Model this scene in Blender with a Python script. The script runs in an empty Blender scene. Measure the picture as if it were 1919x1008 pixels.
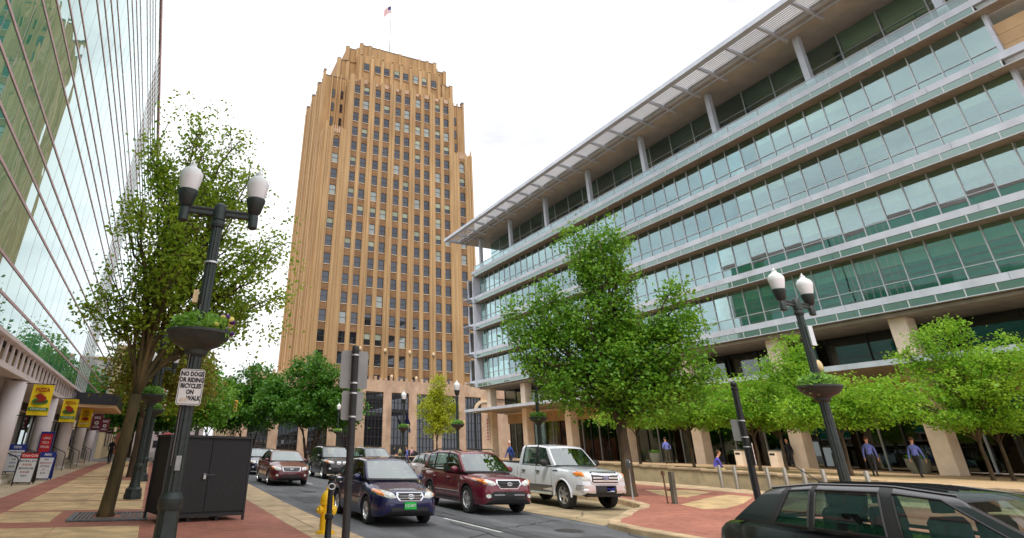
import bpy, bmesh, math, random
import numpy as np
from mathutils import Vector, Matrix
from mathutils.bvhtree import BVHTree
R = math.radians
random.seed(7)
SC = bpy.context.scene
COL = SC.collection

# ------------------------------------------------------------------ camera
EYE = 1.62
def cam_axes(yaw, pitch, roll):
    cy, sy, cp, sp = math.cos(yaw), math.sin(yaw), math.cos(pitch), math.sin(pitch)
    F = Vector((sy*cp, cy*cp, sp)); r = Vector((cy, -sy, 0)); u = r.cross(F)
    c, s = math.cos(roll), math.sin(roll)
    return c*r + s*u, -s*r + c*u, F
cr, cu, cf = cam_axes(R(21.609), R(25.362), R(1.1415))
cd = bpy.data.cameras.new('camera'); cam = bpy.data.objects.new('camera', cd); COL.objects.link(cam)
cam.matrix_world = Matrix(((cr.x, cu.x, -cf.x, 0), (cr.y, cu.y, -cf.y, 0), (cr.z, cu.z, -cf.z, EYE), (0, 0, 0, 1)))
cd.sensor_width = 36; cd.lens = 1066.86/1919*36
cd.shift_x = (959.5-761.06)/1919; cd.shift_y = -(504-342.16)/1919
cd.clip_end = 3000; cd.clip_start = .05
SC.camera = cam

# ------------------------------------------------------------------ sky, sun, exposure
W = bpy.data.worlds.new('World'); SC.world = W; W.use_nodes = True
SUN_EL, SUN_AZ = R(58), R(215)          # compass bearing of the sun measured from +Y clockwise
nt = W.node_tree; nt.nodes.clear()
sky = nt.nodes.new('ShaderNodeTexSky'); sky.sky_type = 'NISHITA'; sky.sun_disc = False
sky.sun_elevation = SUN_EL; sky.sun_rotation = SUN_AZ; sky.air_density = 1; sky.dust_density = 4
tc = nt.nodes.new('ShaderNodeTexCoord'); mp = nt.nodes.new('ShaderNodeMapping'); mp.inputs['Scale'].default_value = (1, 1, 2.6)
nz = nt.nodes.new('ShaderNodeTexNoise'); nz.inputs['Scale'].default_value = 2.1; nz.inputs['Detail'].default_value = 5; nz.inputs['Roughness'].default_value = .55
rp = nt.nodes.new('ShaderNodeValToRGB')
rp.color_ramp.elements[0].position = .26; rp.color_ramp.elements[0].color = (.50, .50, .56, 1)
rp.color_ramp.elements[1].position = .52; rp.color_ramp.elements[1].color = (.98, .98, 1.0, 1)
sc_ = nt.nodes.new('ShaderNodeVectorMath'); sc_.operation = 'SCALE'; sc_.inputs['Scale'].default_value = .09
mx = nt.nodes.new('ShaderNodeMix'); mx.data_type = 'RGBA'; mx.inputs['Factor'].default_value = .93
bg = nt.nodes.new('ShaderNodeBackground'); bg.inputs['Strength'].default_value = 1.0
wo = nt.nodes.new('ShaderNodeOutputWorld')
L = nt.links.new
L(tc.outputs['Generated'], mp.inputs['Vector']); L(mp.outputs['Vector'], nz.inputs['Vector']); L(nz.outputs['Fac'], rp.inputs['Fac'])
L(sky.outputs['Color'], sc_.inputs[0]); L(sc_.outputs['Vector'], mx.inputs['A']); L(rp.outputs['Color'], mx.inputs['B'])
L(mx.outputs['Result'], bg.inputs['Color']); L(bg.outputs['Background'], wo.inputs['Surface'])
sl = bpy.data.lights.new('sun', 'SUN'); sl.energy = 1.3; sl.angle = R(14); sl.color = (1, .96, .9)
so = bpy.data.objects.new('sun', sl); COL.objects.link(so)
sdir = Vector((math.sin(SUN_AZ)*math.cos(SUN_EL), math.cos(SUN_AZ)*math.cos(SUN_EL), math.sin(SUN_EL)))
so.rotation_euler = sdir.to_track_quat('Z', 'Y').to_euler(); so.location = (0, -20, 60)
vs = SC.view_settings; vs.view_transform = 'Standard'; vs.look = 'None'; vs.gamma = 1; vs.exposure = .72; vs.use_curve_mapping = False
SC.render.engine = 'CYCLES'
SC.cycles.max_bounces = 8; SC.cycles.transparent_max_bounces = 16; SC.cycles.caustics_reflective = False; SC.cycles.caustics_refractive = False

# ------------------------------------------------------------------ materials
MATS = {}
def srgb(r, g, b):
    f = lambda c: (c/12.92 if c <= .04045 else ((c+.055)/1.055)**2.4)
    return (f(r/255), f(g/255), f(b/255))
def mat(name, col, rough=.7, metal=0, var=.12, scale=6., bump=0., bscale=40., coat=0., spec=.5, col2=None, stretch=(1, 1, 1), local=False, rnd=0., grime=0., gscale=.6, gstretch=(1, 1, 1)):
    """principled material with noise-driven colour variation, fine relief and optional per-object variation"""
    if name in MATS: return MATS[name]
    m = bpy.data.materials.new(name); m.use_nodes = True; t = m.node_tree; n = t.nodes
    b = n['Principled BSDF']; l = t.links.new
    b.inputs['Roughness'].default_value = rough; b.inputs['Metallic'].default_value = metal
    b.inputs['Coat Weight'].default_value = coat; b.inputs['Coat Roughness'].default_value = .04
    b.inputs['Specular IOR Level'].default_value = spec
    if local:
        g = n.new('ShaderNodeTexCoord'); src = g.outputs['Object']
    else:
        g = n.new('ShaderNodeNewGeometry'); src = g.outputs['Position']
    mpn = n.new('ShaderNodeMapping'); mpn.inputs['Scale'].default_value = stretch; l(src, mpn.inputs['Vector'])
    x = n.new('ShaderNodeTexNoise'); x.inputs['Scale'].default_value = scale; x.inputs['Detail'].default_value = 4
    l(mpn.outputs['Vector'], x.inputs['Vector'])
    mix = n.new('ShaderNodeMix'); mix.data_type = 'RGBA'
    c2 = col2 or tuple(c*(1-2*var) for c in col); c1 = col if col2 else tuple(min(1, c*(1+var)) for c in col)
    mix.inputs['A'].default_value = (*c2, 1); mix.inputs['B'].default_value = (*c1, 1)
    rg = n.new('ShaderNodeMapRange'); rg.inputs['From Min'].default_value = .3; rg.inputs['From Max'].default_value = .7
    l(x.outputs['Fac'], rg.inputs['Value']); l(rg.outputs['Result'], mix.inputs['Factor'])
    out = mix.outputs['Result']
    if grime:
        gm = n.new('ShaderNodeMapping'); gm.inputs['Scale'].default_value = gstretch; l(src, gm.inputs['Vector'])
        gn = n.new('ShaderNodeTexNoise'); gn.inputs['Scale'].default_value = gscale; gn.inputs['Detail'].default_value = 8; gn.inputs['Roughness'].default_value = .65; l(gm.outputs['Vector'], gn.inputs['Vector'])
        gr_ = n.new('ShaderNodeMapRange'); gr_.inputs['From Min'].default_value = .32; gr_.inputs['From Max'].default_value = .62; gr_.inputs['To Min'].default_value = 1-grime; gr_.inputs['To Max'].default_value = 1.06; l(gn.outputs['Fac'], gr_.inputs['Value'])
        gv = n.new('ShaderNodeVectorMath'); gv.operation = 'SCALE'; l(out, gv.inputs[0]); l(gr_.outputs['Result'], gv.inputs['Scale']); out = gv.outputs['Vector']
    if rnd:
        oi = n.new('ShaderNodeObjectInfo'); hs = n.new('ShaderNodeHueSaturation')
        r2 = n.new('ShaderNodeMapRange'); r2.inputs['To Min'].default_value = 1-rnd; r2.inputs['To Max'].default_value = 1+rnd
        l(oi.outputs['Random'], r2.inputs['Value']); l(r2.outputs['Result'], hs.inputs['Value']); l(out, hs.inputs['Color']); out = hs.outputs['Color']
    l(out, b.inputs['Base Color'])
    if bump:
        y = n.new('ShaderNodeTexNoise'); y.inputs['Scale'].default_value = bscale; y.inputs['Detail'].default_value = 3; l(mpn.outputs['Vector'], y.inputs['Vector'])
        bp = n.new('ShaderNodeBump'); bp.inputs['Strength'].default_value = bump; bp.inputs['Distance'].default_value = .02
        l(y.outputs['Fac'], bp.inputs['Height']); l(bp.outputs['Normal'], b.inputs['Normal'])
    MATS[name] = m; return m

def brick_mat(name, c1, c2, mortar, bw=.2, bh=.1, ms=.008, rough=.85, axis='xy', warm=.25):
    """brick pattern in world metres, used where single bricks are too small to tell apart"""
    if name in MATS: return MATS[name]
    m = bpy.data.materials.new(name); m.use_nodes = True; t = m.node_tree; n = t.nodes; l = t.links.new
    b = n['Principled BSDF']; b.inputs['Roughness'].default_value = rough
    g = n.new('ShaderNodeNewGeometry'); v = g.outputs['Position']
    if axis != 'xy':
        sp = n.new('ShaderNodeSeparateXYZ'); cb = n.new('ShaderNodeCombineXYZ'); ad = n.new('ShaderNodeMath'); ad.operation = 'ADD'
        l(v, sp.inputs[0]); l(sp.outputs['X'], ad.inputs[0]); l(sp.outputs['Y'], ad.inputs[1]); l(ad.outputs[0], cb.inputs['X']); l(sp.outputs['Z'], cb.inputs['Y']); v = cb.outputs[0]
    br = n.new('ShaderNodeTexBrick'); br.inputs['Scale'].default_value = 1; br.inputs['Brick Width'].default_value = bw; br.inputs['Row Height'].default_value = bh; br.inputs['Mortar Size'].default_value = ms
    br.inputs['Color1'].default_value = (*c1, 1); br.inputs['Color2'].default_value = (*c2, 1); br.inputs['Mortar'].default_value = (*mortar, 1)
    l(v, br.inputs['Vector'])
    x = n.new('ShaderNodeTexNoise'); x.inputs['Scale'].default_value = .55; x.inputs['Detail'].default_value = 6; l(g.outputs['Position'], x.inputs['Vector'])
    hs = n.new('ShaderNodeHueSaturation'); mr = n.new('ShaderNodeMapRange'); mr.inputs['From Min'].default_value = .25; mr.inputs['From Max'].default_value = .75
    mr.inputs['To Min'].default_value = 1-warm; mr.inputs['To Max'].default_value = 1+warm
    l(x.outputs['Fac'], mr.inputs['Value']); l(mr.outputs['Result'], hs.inputs['Value']); l(br.outputs['Color'], hs.inputs['Color']); l(hs.outputs['Color'], b.inputs['Base Color'])
    bp = n.new('ShaderNodeBump'); bp.inputs['Strength'].default_value = .35; bp.inputs['Distance'].default_value = .01; bp.invert = True
    l(br.outputs['Fac'], bp.inputs['Height']); l(bp.outputs['Normal'], b.inputs['Normal'])
    MATS[name] = m; return m

def glass_mat(name, tint, refl=(.9, .95, .95), lo=.25, hi=.95, wave=0., wscale=.5, rough=.01, see=1., back=(.03, .04, .04), tilt=0.):
    """window glass: fresnel mix of a mirror and a tinted see-through layer (or a dark layer where see=0)"""
    if name in MATS: return MATS[name]
    m = bpy.data.materials.new(name); m.use_nodes = True; t = m.node_tree; n = t.nodes; l = t.links.new
    n.remove(n['Principled BSDF']); out = n['Material Output']
    gl = n.new('ShaderNodeBsdfGlossy'); gl.inputs['Color'].default_value = (*refl, 1); gl.inputs['Roughness'].default_value = rough
    tr = n.new('ShaderNodeBsdfTransparent'); tr.inputs['Color'].default_value = (*tint, 1)
    df = n.new('ShaderNodeBsdfDiffuse'); df.inputs['Color'].default_value = (*back, 1)
    m1 = n.new('ShaderNodeMixShader'); m1.inputs[0].default_value = see; l(df.outputs[0], m1.inputs[1]); l(tr.outputs[0], m1.inputs[2])
    lw = n.new('ShaderNodeFresnel'); lw.inputs['IOR'].default_value = 1.52
    mr = n.new('ShaderNodeMapRange'); mr.inputs['From Min'].default_value = .04; mr.inputs['From Max'].default_value = .6; mr.inputs['To Min'].default_value = lo; mr.inputs['To Max'].default_value = hi
    l(lw.outputs[0], mr.inputs['Value'])
    m2 = n.new('ShaderNodeMixShader'); l(mr.outputs['Result'], m2.inputs[0]); l(m1.outputs[0], m2.inputs[1]); l(gl.outputs[0], m2.inputs[2]); l(m2.outputs[0], out.inputs['Surface'])
    if wave or tilt:
        g = n.new('ShaderNodeNewGeometry'); nrm = g.outputs['Normal']
        if wave:
            x = n.new('ShaderNodeTexNoise'); x.inputs['Scale'].default_value = wscale; x.inputs['Detail'].default_value = 1.5
            l(g.outputs['Position'], x.inputs['Vector'])
            bp = n.new('ShaderNodeBump'); bp.inputs['Strength'].default_value = wave; bp.inputs['Distance'].default_value = .1; l(x.outputs['Fac'], bp.inputs['Height']); nrm = bp.outputs['Normal']
        if tilt:
            oi = n.new('ShaderNodeObjectInfo'); wn = n.new('ShaderNodeTexWhiteNoise'); wn.noise_dimensions = '1D'; l(oi.outputs['Random'], wn.inputs['W'])
            s1 = n.new('ShaderNodeVectorMath'); s1.operation = 'SUBTRACT'; s1.inputs[1].default_value = (.5, .5, .5); l(wn.outputs['Color'], s1.inputs[0])
            s2 = n.new('ShaderNodeVectorMath'); s2.operation = 'SCALE'; s2.inputs['Scale'].default_value = tilt; l(s1.outputs[0], s2.inputs[0])
            s3 = n.new('ShaderNodeVectorMath'); s3.operation = 'ADD'; l(nrm, s3.inputs[0]); l(s2.outputs[0], s3.inputs[1])
            s4 = n.new('ShaderNodeVectorMath'); s4.operation = 'NORMALIZE'; l(s3.outputs[0], s4.inputs[0]); nrm = s4.outputs[0]
        l(nrm, gl.inputs['Normal'])
    MATS[name] = m; return m

def leaf_mat(name, ca, cb, trans=.35):
    if name in MATS: return MATS[name]
    m = bpy.data.materials.new(name); m.use_nodes = True; t = m.node_tree; n = t.nodes; l = t.links.new
    n.remove(n['Principled BSDF']); out = n['Material Output']
    g = n.new('ShaderNodeNewGeometry'); mix = n.new('ShaderNodeMix'); mix.data_type = 'RGBA'
    mix.inputs['A'].default_value = (*ca, 1); mix.inputs['B'].default_value = (*cb, 1)
    x = n.new('ShaderNodeTexNoise'); x.inputs['Scale'].default_value = .9; l(g.outputs['Position'], x.inputs['Vector'])
    ad = n.new('ShaderNodeMath'); ad.operation = 'MULTIPLY_ADD'; ad.inputs[1].default_value = .55; l(g.outputs['Random Per Island'], ad.inputs[0])
    mr = n.new('ShaderNodeMapRange'); mr.inputs['From Min'].default_value = .3; mr.inputs['From Max'].default_value = .7; mr.inputs['To Max'].default_value = .45; l(x.outputs['Fac'], mr.inputs['Value']); l(mr.outputs['Result'], ad.inputs[2])
    l(ad.outputs[0], mix.inputs['Factor'])
    p = n.new('ShaderNodeBsdfPrincipled'); p.inputs['Roughness'].default_value = .45; p.inputs['Specular IOR Level'].default_value = .35; l(mix.outputs['Result'], p.inputs['Base Color'])
    tl = n.new('ShaderNodeBsdfTranslucent'); hs = n.new('ShaderNodeHueSaturation'); hs.inputs['Value'].default_value = 1.3; hs.inputs['Hue'].default_value = .485
    l(mix.outputs['Result'], hs.inputs['Color']); l(hs.outputs['Color'], tl.inputs['Color'])
    ms = n.new('ShaderNodeMixShader'); ms.inputs[0].default_value = trans; l(p.outputs[0], ms.inputs[1]); l(tl.outputs[0], ms.inputs[2]); l(ms.outputs[0], out.inputs['Surface'])
    MATS[name] = m; return m

# ------------------------------------------------------------------ mesh helpers
class MB:
    def __init__(s): s.v = []; s.f = []; s.m = []; s.mi = 0; s.sm = []; s.smooth = False
    def add(s, vs, fs):
        o = len(s.v); s.v.extend([tuple(p) for p in vs]); s.f.extend([tuple(i+o for i in f) for f in fs]); s.m.extend([s.mi]*len(fs)); s.sm.extend([s.smooth]*len(fs)); return s
    def box(s, x0, x1, y0, y1, z0, z1, M=None):
        v = [(x, y, z) for z in (z0, z1) for y in (y0, y1) for x in (x0, x1)]
        if M: v = [M @ Vector(p) for p in v]
        return s.add(v, [(0, 2, 3, 1), (4, 5, 7, 6), (0, 1, 5, 4), (2, 6, 7, 3), (0, 4, 6, 2), (1, 3, 7, 5)])
    def bbox(s, x0, x1, y0, y1, z0, z1, b=.01):
        """box with bevelled vertical and top edges"""
        def ring(d, z): return [(x0+d, y0+b, z), (x0+b, y0+d, z), (x1-b, y0+d, z), (x1-d, y0+b, z), (x1-d, y1-b, z), (x1-b, y1-d, z), (x0+b, y1-d, z), (x0+d, y1-b, z)]
        v = ring(0, z0)+ring(0, z1-b)+ring(b*.8, z1)
        f = [tuple(range(7, -1, -1)), tuple(range(16, 24))]
        for k in (0, 8): f += [(k+i, k+(i+1) % 8, k+8+(i+1) % 8, k+8+i) for i in range(8)]
        return s.add(v, f)
    def prism(s, pts, z0, z1, M=None):
        n = len(pts); v = [(x, y, z0) for x, y in pts]+[(x, y, z1) for x, y in pts]
        if M: v = [M @ Vector(p) for p in v]
        return s.add(v, [tuple(range(n-1, -1, -1)), tuple(range(n, 2*n))]+[(i, (i+1) % n, n+(i+1) % n, n+i) for i in range(n)])
    def lathe(s, prof, n=16, c=(0, 0, 0), M=None, cap=True, flute=None):
        v = []
        for r, z in prof:
            for i in range(n):
                a = 2*math.pi*i/n; rr = r*(flute if (flute and i % 2) else 1)
                p = Vector((c[0]+rr*math.cos(a), c[1]+rr*math.sin(a), c[2]+z)); v.append(M @ p if M else p)
        k = len(prof)
        f = [(j*n+i, j*n+(i+1) % n, (j+1)*n+(i+1) % n, (j+1)*n+i) for j in range(k-1) for i in range(n)]
        if cap: f += [tuple(range(n-1, -1, -1)), tuple((k-1)*n+i for i in range(n))]
        return s.add(v, f)
    def tube(s, pts, rad, n=6, cap=True):
        P = [Vector(p) for p in pts]; k = len(P)
        rs = rad if isinstance(rad, (list, tuple)) else [rad]*k
        v = []; ref = None
        for i in range(k):
            d = (P[min(i+1, k-1)]-P[max(i-1, 0)])
            if d.length < 1e-9: d = Vector((0, 0, 1))
            d.normalize()
            if ref is None: ref = d.orthogonal().normalized()
            a = (ref-d*ref.dot(d))
            if a.length < 1e-6: a = d.orthogonal()
            a.normalize(); ref = a; b = d.cross(a)
            v += [P[i]+rs[i]*(math.cos(2*math.pi*j/n)*a+math.sin(2*math.pi*j/n)*b) for j in range(n)]
        f = [(i*n+j, i*n+(j+1) % n, (i+1)*n+(j+1) % n, (i+1)*n+j) for i in range(k-1) for j in range(n)]
        if cap: f += [tuple(range(n-1, -1, -1)), tuple((k-1)*n+j for j in range(n))]
        return s.add(v, f)
    def sphere(s, c, r, nu=12, nv=8):
        prof = [(max(1e-4, math.cos(-math.pi/2+math.pi*j/nv)), math.sin(-math.pi/2+math.pi*j/nv)) for j in range(nv+1)]
        rr = r if isinstance(r, (list, tuple)) else (r, r, r)
        M = Matrix.Translation(c) @ Matrix.Diagonal((*rr, 1)); return s.lathe(prof, nu, M=M)
    def mesh(s, name, mats):
        me = bpy.data.meshes.new(name); me.from_pydata(s.v, [], s.f)
        for m in (mats if isinstance(mats, (list, tuple)) else [mats]): me.materials.append(m)
        me.polygons.foreach_set('material_index', s.m); me.polygons.foreach_set('use_smooth', s.sm)
        me.update(); return me
    def build(s, name, mats, parent=None, world=False, loc=None, rot=None, auto=None):
        me = s.mesh(name, mats)
        if auto: me.polygons.foreach_set('use_smooth', [True]*len(me.polygons)); me.set_sharp_from_angle(angle=R(auto))
        return link(me, name, parent, world, loc, rot)
def link(me, name, parent=None, world=False, loc=None, rot=None):
    o = bpy.data.objects.new(name, me); COL.objects.link(o)
    if parent:
        o.parent = parent
        if world: o.matrix_parent_inverse = parent_world(parent).inverted()
    if loc is not None: o.location = loc
    if rot is not None: o.rotation_euler = rot
    return o
def parent_world(p):
    M = Matrix.LocRotScale(p.location, p.rotation_euler, p.scale)
    return parent_world(p.parent) @ p.matrix_parent_inverse @ M if p.parent else M
def tag(o, label=None, cat=None, group=None, kind=None):
    if label: o['label'] = label
    if cat: o['category'] = cat
    if group: o['group'] = group
    if kind: o['kind'] = kind
    return o
def thing(name, label, cat, loc=(0, 0, 0), rz=0, group=None):
    o = bpy.data.objects.new(name, None); COL.objects.link(o); o.location = loc; o.rotation_euler = (0, 0, rz); o.empty_display_size = .2
    return tag(o, label, cat, group)
def dup(root, loc=None, rz=None, label=None):
    def cp(o, par):
        c = o.copy(); COL.objects.link(c)
        if par: c.parent = par
        for ch in o.children: cp(ch, c)
        return c
    r = cp(root, None)
    if loc is not None: r.location = loc
    if rz is not None: r.rotation_euler = (0, 0, rz)
    if label: r['label'] = label
    return r
def text_mb(mb, body, size, M, extrude=.001, bold=0., align='CENTER', sx=1.):
    """flat lettering added to a mesh builder; M places the text plane (x right, y up)"""
    cu_ = bpy.data.curves.new('lettering', 'FONT'); cu_.body = body; cu_.size = size; cu_.align_x = align; cu_.align_y = 'CENTER'; cu_.offset = bold; cu_.resolution_u = 2; cu_.extrude = extrude
    o = bpy.data.objects.new('lettering', cu_); COL.objects.link(o)
    dg = bpy.context.evaluated_depsgraph_get(); me = bpy.data.meshes.new_from_object(o.evaluated_get(dg))
    S = Matrix.Diagonal((sx, 1, 1, 1))
    mb.add([M @ (S @ v.co) for v in me.vertices], [tuple(p.vertices) for p in me.polygons])
    bpy.data.objects.remove(o); bpy.data.curves.remove(cu_); bpy.data.meshes.remove(me)
def frame(o, x, y):
    """matrix from origin and two axes"""
    x = Vector(x).normalized(); y = Vector(y).normalized(); z = x.cross(y)
    return Matrix(((x.x, y.x, z.x, o[0]), (x.y, y.y, z.y, o[1]), (x.z, y.z, z.z, o[2]), (0, 0, 0, 1)))

# ------------------------------------------------------------------ levels (metres; +Y runs up the street, X across it)
def gz(y): return max(0., (y-15)*.006) if y < 120 else .63
def zleft(y): return gz(y)+.13
def zright(x, y): return gz(y)+.13+max(0, min(x, 26)-14)*.02
def zplaza(y): return min(1.2, max(.5, .55+.02*y))
# ------------------------------------------------------------------ ground, road, pavements
asphalt = mat('asphalt', (.150, .154, .164), .9, var=.16, scale=1.3, bump=.5, bscale=90, stretch=(1, .25, 1), grime=.4, gscale=.9, gstretch=(1.6, .5, 1))
asph_far = mat('ground_cover', (.16, .15, .14), .95, var=.1, scale=.4)
red_brick = brick_mat('red_paver', srgb(180, 114, 94), srgb(158, 94, 78), srgb(158, 122, 104), .2, .1, .006)
tan_slab = mat('tan_concrete', srgb(220, 188, 140), .85, var=.09, scale=2.2, bump=.25, bscale=120, rnd=.06, grime=.26, gscale=1.1)
kerb_m = mat('kerb_concrete', srgb(205, 178, 142), .85, var=.14, scale=3, bump=.3, bscale=60, grime=.3, gscale=1.6)
bay_m = mat('bay_concrete', srgb(176, 156, 122), .88, var=.15, scale=1.2, bump=.3, bscale=70, grime=.4, gscale=.8)
plaza_m = mat('plaza_paving', srgb(205, 172, 132), .85, var=.1, scale=1.5, bump=.2, bscale=60, grime=.2, gscale=.7)
stone_wall_m = mat('retaining_stone', srgb(206, 182, 142), .85, var=.12, scale=2, bump=.3, bscale=40, rnd=.07)
paint_m = mat('road_paint', (.62, .62, .6), .8, var=.25, scale=9)

def sheet(xs, ys, zf, dz=0):
    mb = MB(); nx = len(xs)
    v = [(x, y, zf(x, y)+dz) for y in ys for x in xs]
    f = [(j*nx+i, j*nx+i+1, (j+1)*nx+i+1, (j+1)*nx+i) for j in range(len(ys)-1) for i in range(nx-1)]
    return mb.add(v, f)
YS = [-60, 15, 120, 183]
tag(sheet([-900, 4, 60, 900], [-400, 15, 120, 1500], lambda x, y: gz(y)-.12).build('ground', asph_far), kind='structure')
tag(sheet([4.1, 16.6], YS, lambda x, y: gz(y)).build('road', asphalt), kind='structure')
# cross street in front of the tower
tag(sheet([16.6, 400], [84, 100], lambda x, y: gz(y), .01).build('cross_street', asphalt), kind='structure')
for i, (y0, y1) in enumerate([(13.3, 16.35), (7.2, 10.2), (19.4, 22.4), (25.5, 28.5), (31.6, 34.6), (37.7, 40.7), (43.8, 46.8), (49.9, 52.9)]):
    tag(sheet([7.74, 7.86], [y0, y1], lambda x, y: gz(y), .004).build('lane_line', paint_m), kind='structure')
patch_m = mat('asphalt_patch', (.085, .087, .092), .9, var=.15, scale=3, bump=.5, bscale=90)
for (x0, x1, y0, y1) in ((8.6, 9.9, 10.3, 12.2), (5.0, 6.1, 21.2, 24.0), (9.2, 10.6, 25.0, 28.6), (7.9, 8.35, 12.0, 22.0)):
    tag(sheet([x0, x1], [y0, y1], lambda x, y: gz(y), .004).build('asphalt_patch', patch_m), kind='structure')
tar_m = mat('tar_seal', (.03, .03, .032), .6)
g_r = random.Random(9)
for (xa, ya, xb, yb) in ((4.6, 11.0, 7.4, 13.2), (8.1, 13.9, 10.9, 15.4), (7.2, 9.2, 7.5, 15.5), (8.4, 17.0, 8.9, 24.0), (4.4, 18.3, 7.6, 19.4), (9.0, 8.5, 10.7, 12.5), (11.4, 15.3, 13.0, 17.0)):
    m = MB(); k = 14; P = [(xa+(xb-xa)*i/k+g_r.uniform(-.07, .07), ya+(yb-ya)*i/k+g_r.uniform(-.07, .07)) for i in range(k+1)]; t = Vector((yb-ya, xa-xb)).normalized()*.018
    m.add([(x+s*t.x, y+s*t.y, gz(y)+.0085) for x, y in P for s in (-1, 1)], [(2*i, 2*i+1, 2*i+3, 2*i+2) for i in range(k)]); tag(m.build('tar_seam', tar_m), kind='structure')
for (x, y) in ((9.6, 13.2), (6.4, 26.5)):
    t = thing('manhole_cover', 'round iron manhole cover in the road '+('near the lane line' if y < 20 else 'ahead of the maroon sedan'), 'manhole cover', (x, y, gz(y)))
    m = MB(); m.lathe([(.36, .001), (.36, .008), (.33, .008), (.33, .005), (.30, .005)], 28); m.build('rim', patch_m, t); m = MB(); m.lathe([(.325, .001), (.325, .009)], 28)
    for q in range(-4, 5):
        w = math.sqrt(.3**2-(q*.065)**2); m.box(-w, w, q*.065-.012, q*.065+.012, .009, .013)
    m.build('lid', mat('iron_lid', (.09, .085, .08), .6, .3, var=.2, scale=9), t)
# parking bay with pale concrete
bay_out = [(11.2, 13.9), (11.75, 14.3), (12.4, 14.75), (14.05, 16.3), (15.0, 16.8), (16.05, 18.3), (16.5, 19.4), (16.6, 62), (11.2, 62)]
mb = MB(); n = len(bay_out)
mb.add([(x, y, gz(y)+.004) for x, y in bay_out], [tuple(range(n))]); bm_o = mb.build('parking_bay', bay_m); tag(bm_o, kind='structure')
# pavement on the left with kerb
def kerb(name, pts, zf, w=.3, side=1, dz=.0):
    """kerb stones along a path: each stone its own piece"""
    root = thing(name, None, None); tag(root, kind='structure')
    P = [Vector((x, y)) for x, y in pts]; q = [P[0]]
    for a, b in zip(P[:-1], P[1:]):
        d = (b-a).length; k = max(1, int(d/1.5+.5))
        for j in range(1, k+1): q.append(a+(b-a)*j/k)
    nrm = []
    for i in range(len(q)):
        t = (q[min(i+1, len(q)-1)]-q[max(i-1, 0)]).normalized(); nrm.append(Vector((-t.y, t.x))*side)
    for i in range(len(q)-1):
        a, b = q[i], q[i+1]; g = (b-a).normalized()*.006
        a0 = a+g; b0 = b-g; a1 = a0+nrm[i]*w; b1 = b0+nrm[i+1]*w
        m = MB(); z0 = gz(a.y)-.1
        top = [(*a0, zf(a0.x, a0.y)+.002), (*b0, zf(b0.x, b0.y)+.002), (*b1, zf(b1.x, b1.y)+.002), (*a1, zf(a1.x, a1.y)+.002)]
        s_ = nrm[i]*.025
        top[0] = (a0.x+s_.x, a0.y+s_.y, top[0][2]); top[1] = (b0.x+s_.x, b0.y+s_.y, top[1][2])
        mid = [(*a0, zf(a0.x, a0.y)-.025), (*b0, zf(b0.x, b0.y)-.025)]
        bot = [(*a0, z0), (*b0, z0), (*b1, z0), (*a1, z0)]
        m.add(top+mid+bot, [(0, 1, 2, 3), (4, 5, 1, 0), (6, 7, 5, 4), (7, 8, 2, 1, 5), (8, 9, 3, 2), (9, 6, 4, 0, 3)])
        m.build('kerb_stone', kerb_m, root)
    return root
kerb('kerb_left', [(4.1, -25), (4.1, 10), (4.15, 20), (4.4, 30), (4.6, 45), (4.7, 62)], lambda x, y: zleft(y), .3, 1)
right_path = [(10.6, -25), (10.65, 8), (10.75, 12.4), (11.0, 13.5), (11.6, 14.2), (12.4, 14.75), (13.3, 15.6), (14.1, 16.3), (15.0, 16.8), (15.7, 17.5), (16.1, 18.4), (16.5, 19.5), (16.6, 22), (16.6, 62)]
kerb('kerb_right', right_path, zright, .32, -1)
pv = thing('pavement_left', None, None); tag(pv, kind='structure')
sheet([-12, 3.5], [-40, 15, 62], lambda x, y: zleft(y)).build('brick_paving', red_brick, pv)
b = MB(); kx = lambda y: np.interp(y, [-25, 10, 20, 30, 45, 62], [3.81, 3.81, 3.86, 4.11, 4.31, 4.41]); ky = [-25, 10, 20, 30, 45, 62]
b.add([(x, y, zleft(y)) for y in ky for x in (3.5, float(kx(y)))], [(2*i, 2*i+1, 2*i+3, 2*i+2) for i in range(5)]); b.build('concrete_margin', kerb_m, pv)
def slab(par, x0, x1, y0, y1, zf, m=tan_slab, t=.006, name='paving_slab'):
    mb = MB(); b = .008
    v = [(x0, y0, zf(x0, y0)), (x1, y0, zf(x1, y0)), (x1, y1, zf(x1, y1)), (x0, y1, zf(x0, y1)), (x0+b, y0+b, zf(x0, y0)+t), (x1-b, y0+b, zf(x1, y0)+t), (x1-b, y1-b, zf(x1, y1)+t), (x0+b, y1-b, zf(x0, y1)+t)]
    mb.add(v, [(4, 5, 6, 7), (0, 1, 5, 4), (1, 2, 6, 5), (2, 3, 7, 6), (3, 0, 4, 7)]); return mb.build(name, m, par)
zl = lambda x, y: zleft(y)
y = 20.95; cyc = 0
rows = [(6.5, 8.9), (9.2, 11.8), (12.1, 14.95)]
ylist = []
yy = 18.55
while yy < 62:
    if cyc == 5: cyc = 0; ylist.append((yy, yy+2.3, True)); yy += 3.0; continue
    ylist.append((yy, yy+2.5, False)); yy += 2.85; cyc += 1
for a, b in rows:
    for x0, x1 in ((-3.0, -1.52), (-1.51, .06)): slab(pv, x0, x1, a, b, zl)
slab(pv, -3.0, -1.75, 16.0, 18.15, zl)
for a, b, pit in ylist:
    if pit: slab(pv, -3.0, -1.75, a, b, zl)
    else:
        for x0, x1 in ((-3.0, -1.52), (-1.51, .06)): slab(pv, x0, x1, a, b, zl)
grey_slab = mat('pale_grey_concrete', srgb(196, 178, 146), .85, var=.12, scale=1.6, bump=.25, bscale=90, rnd=.05)
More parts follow.
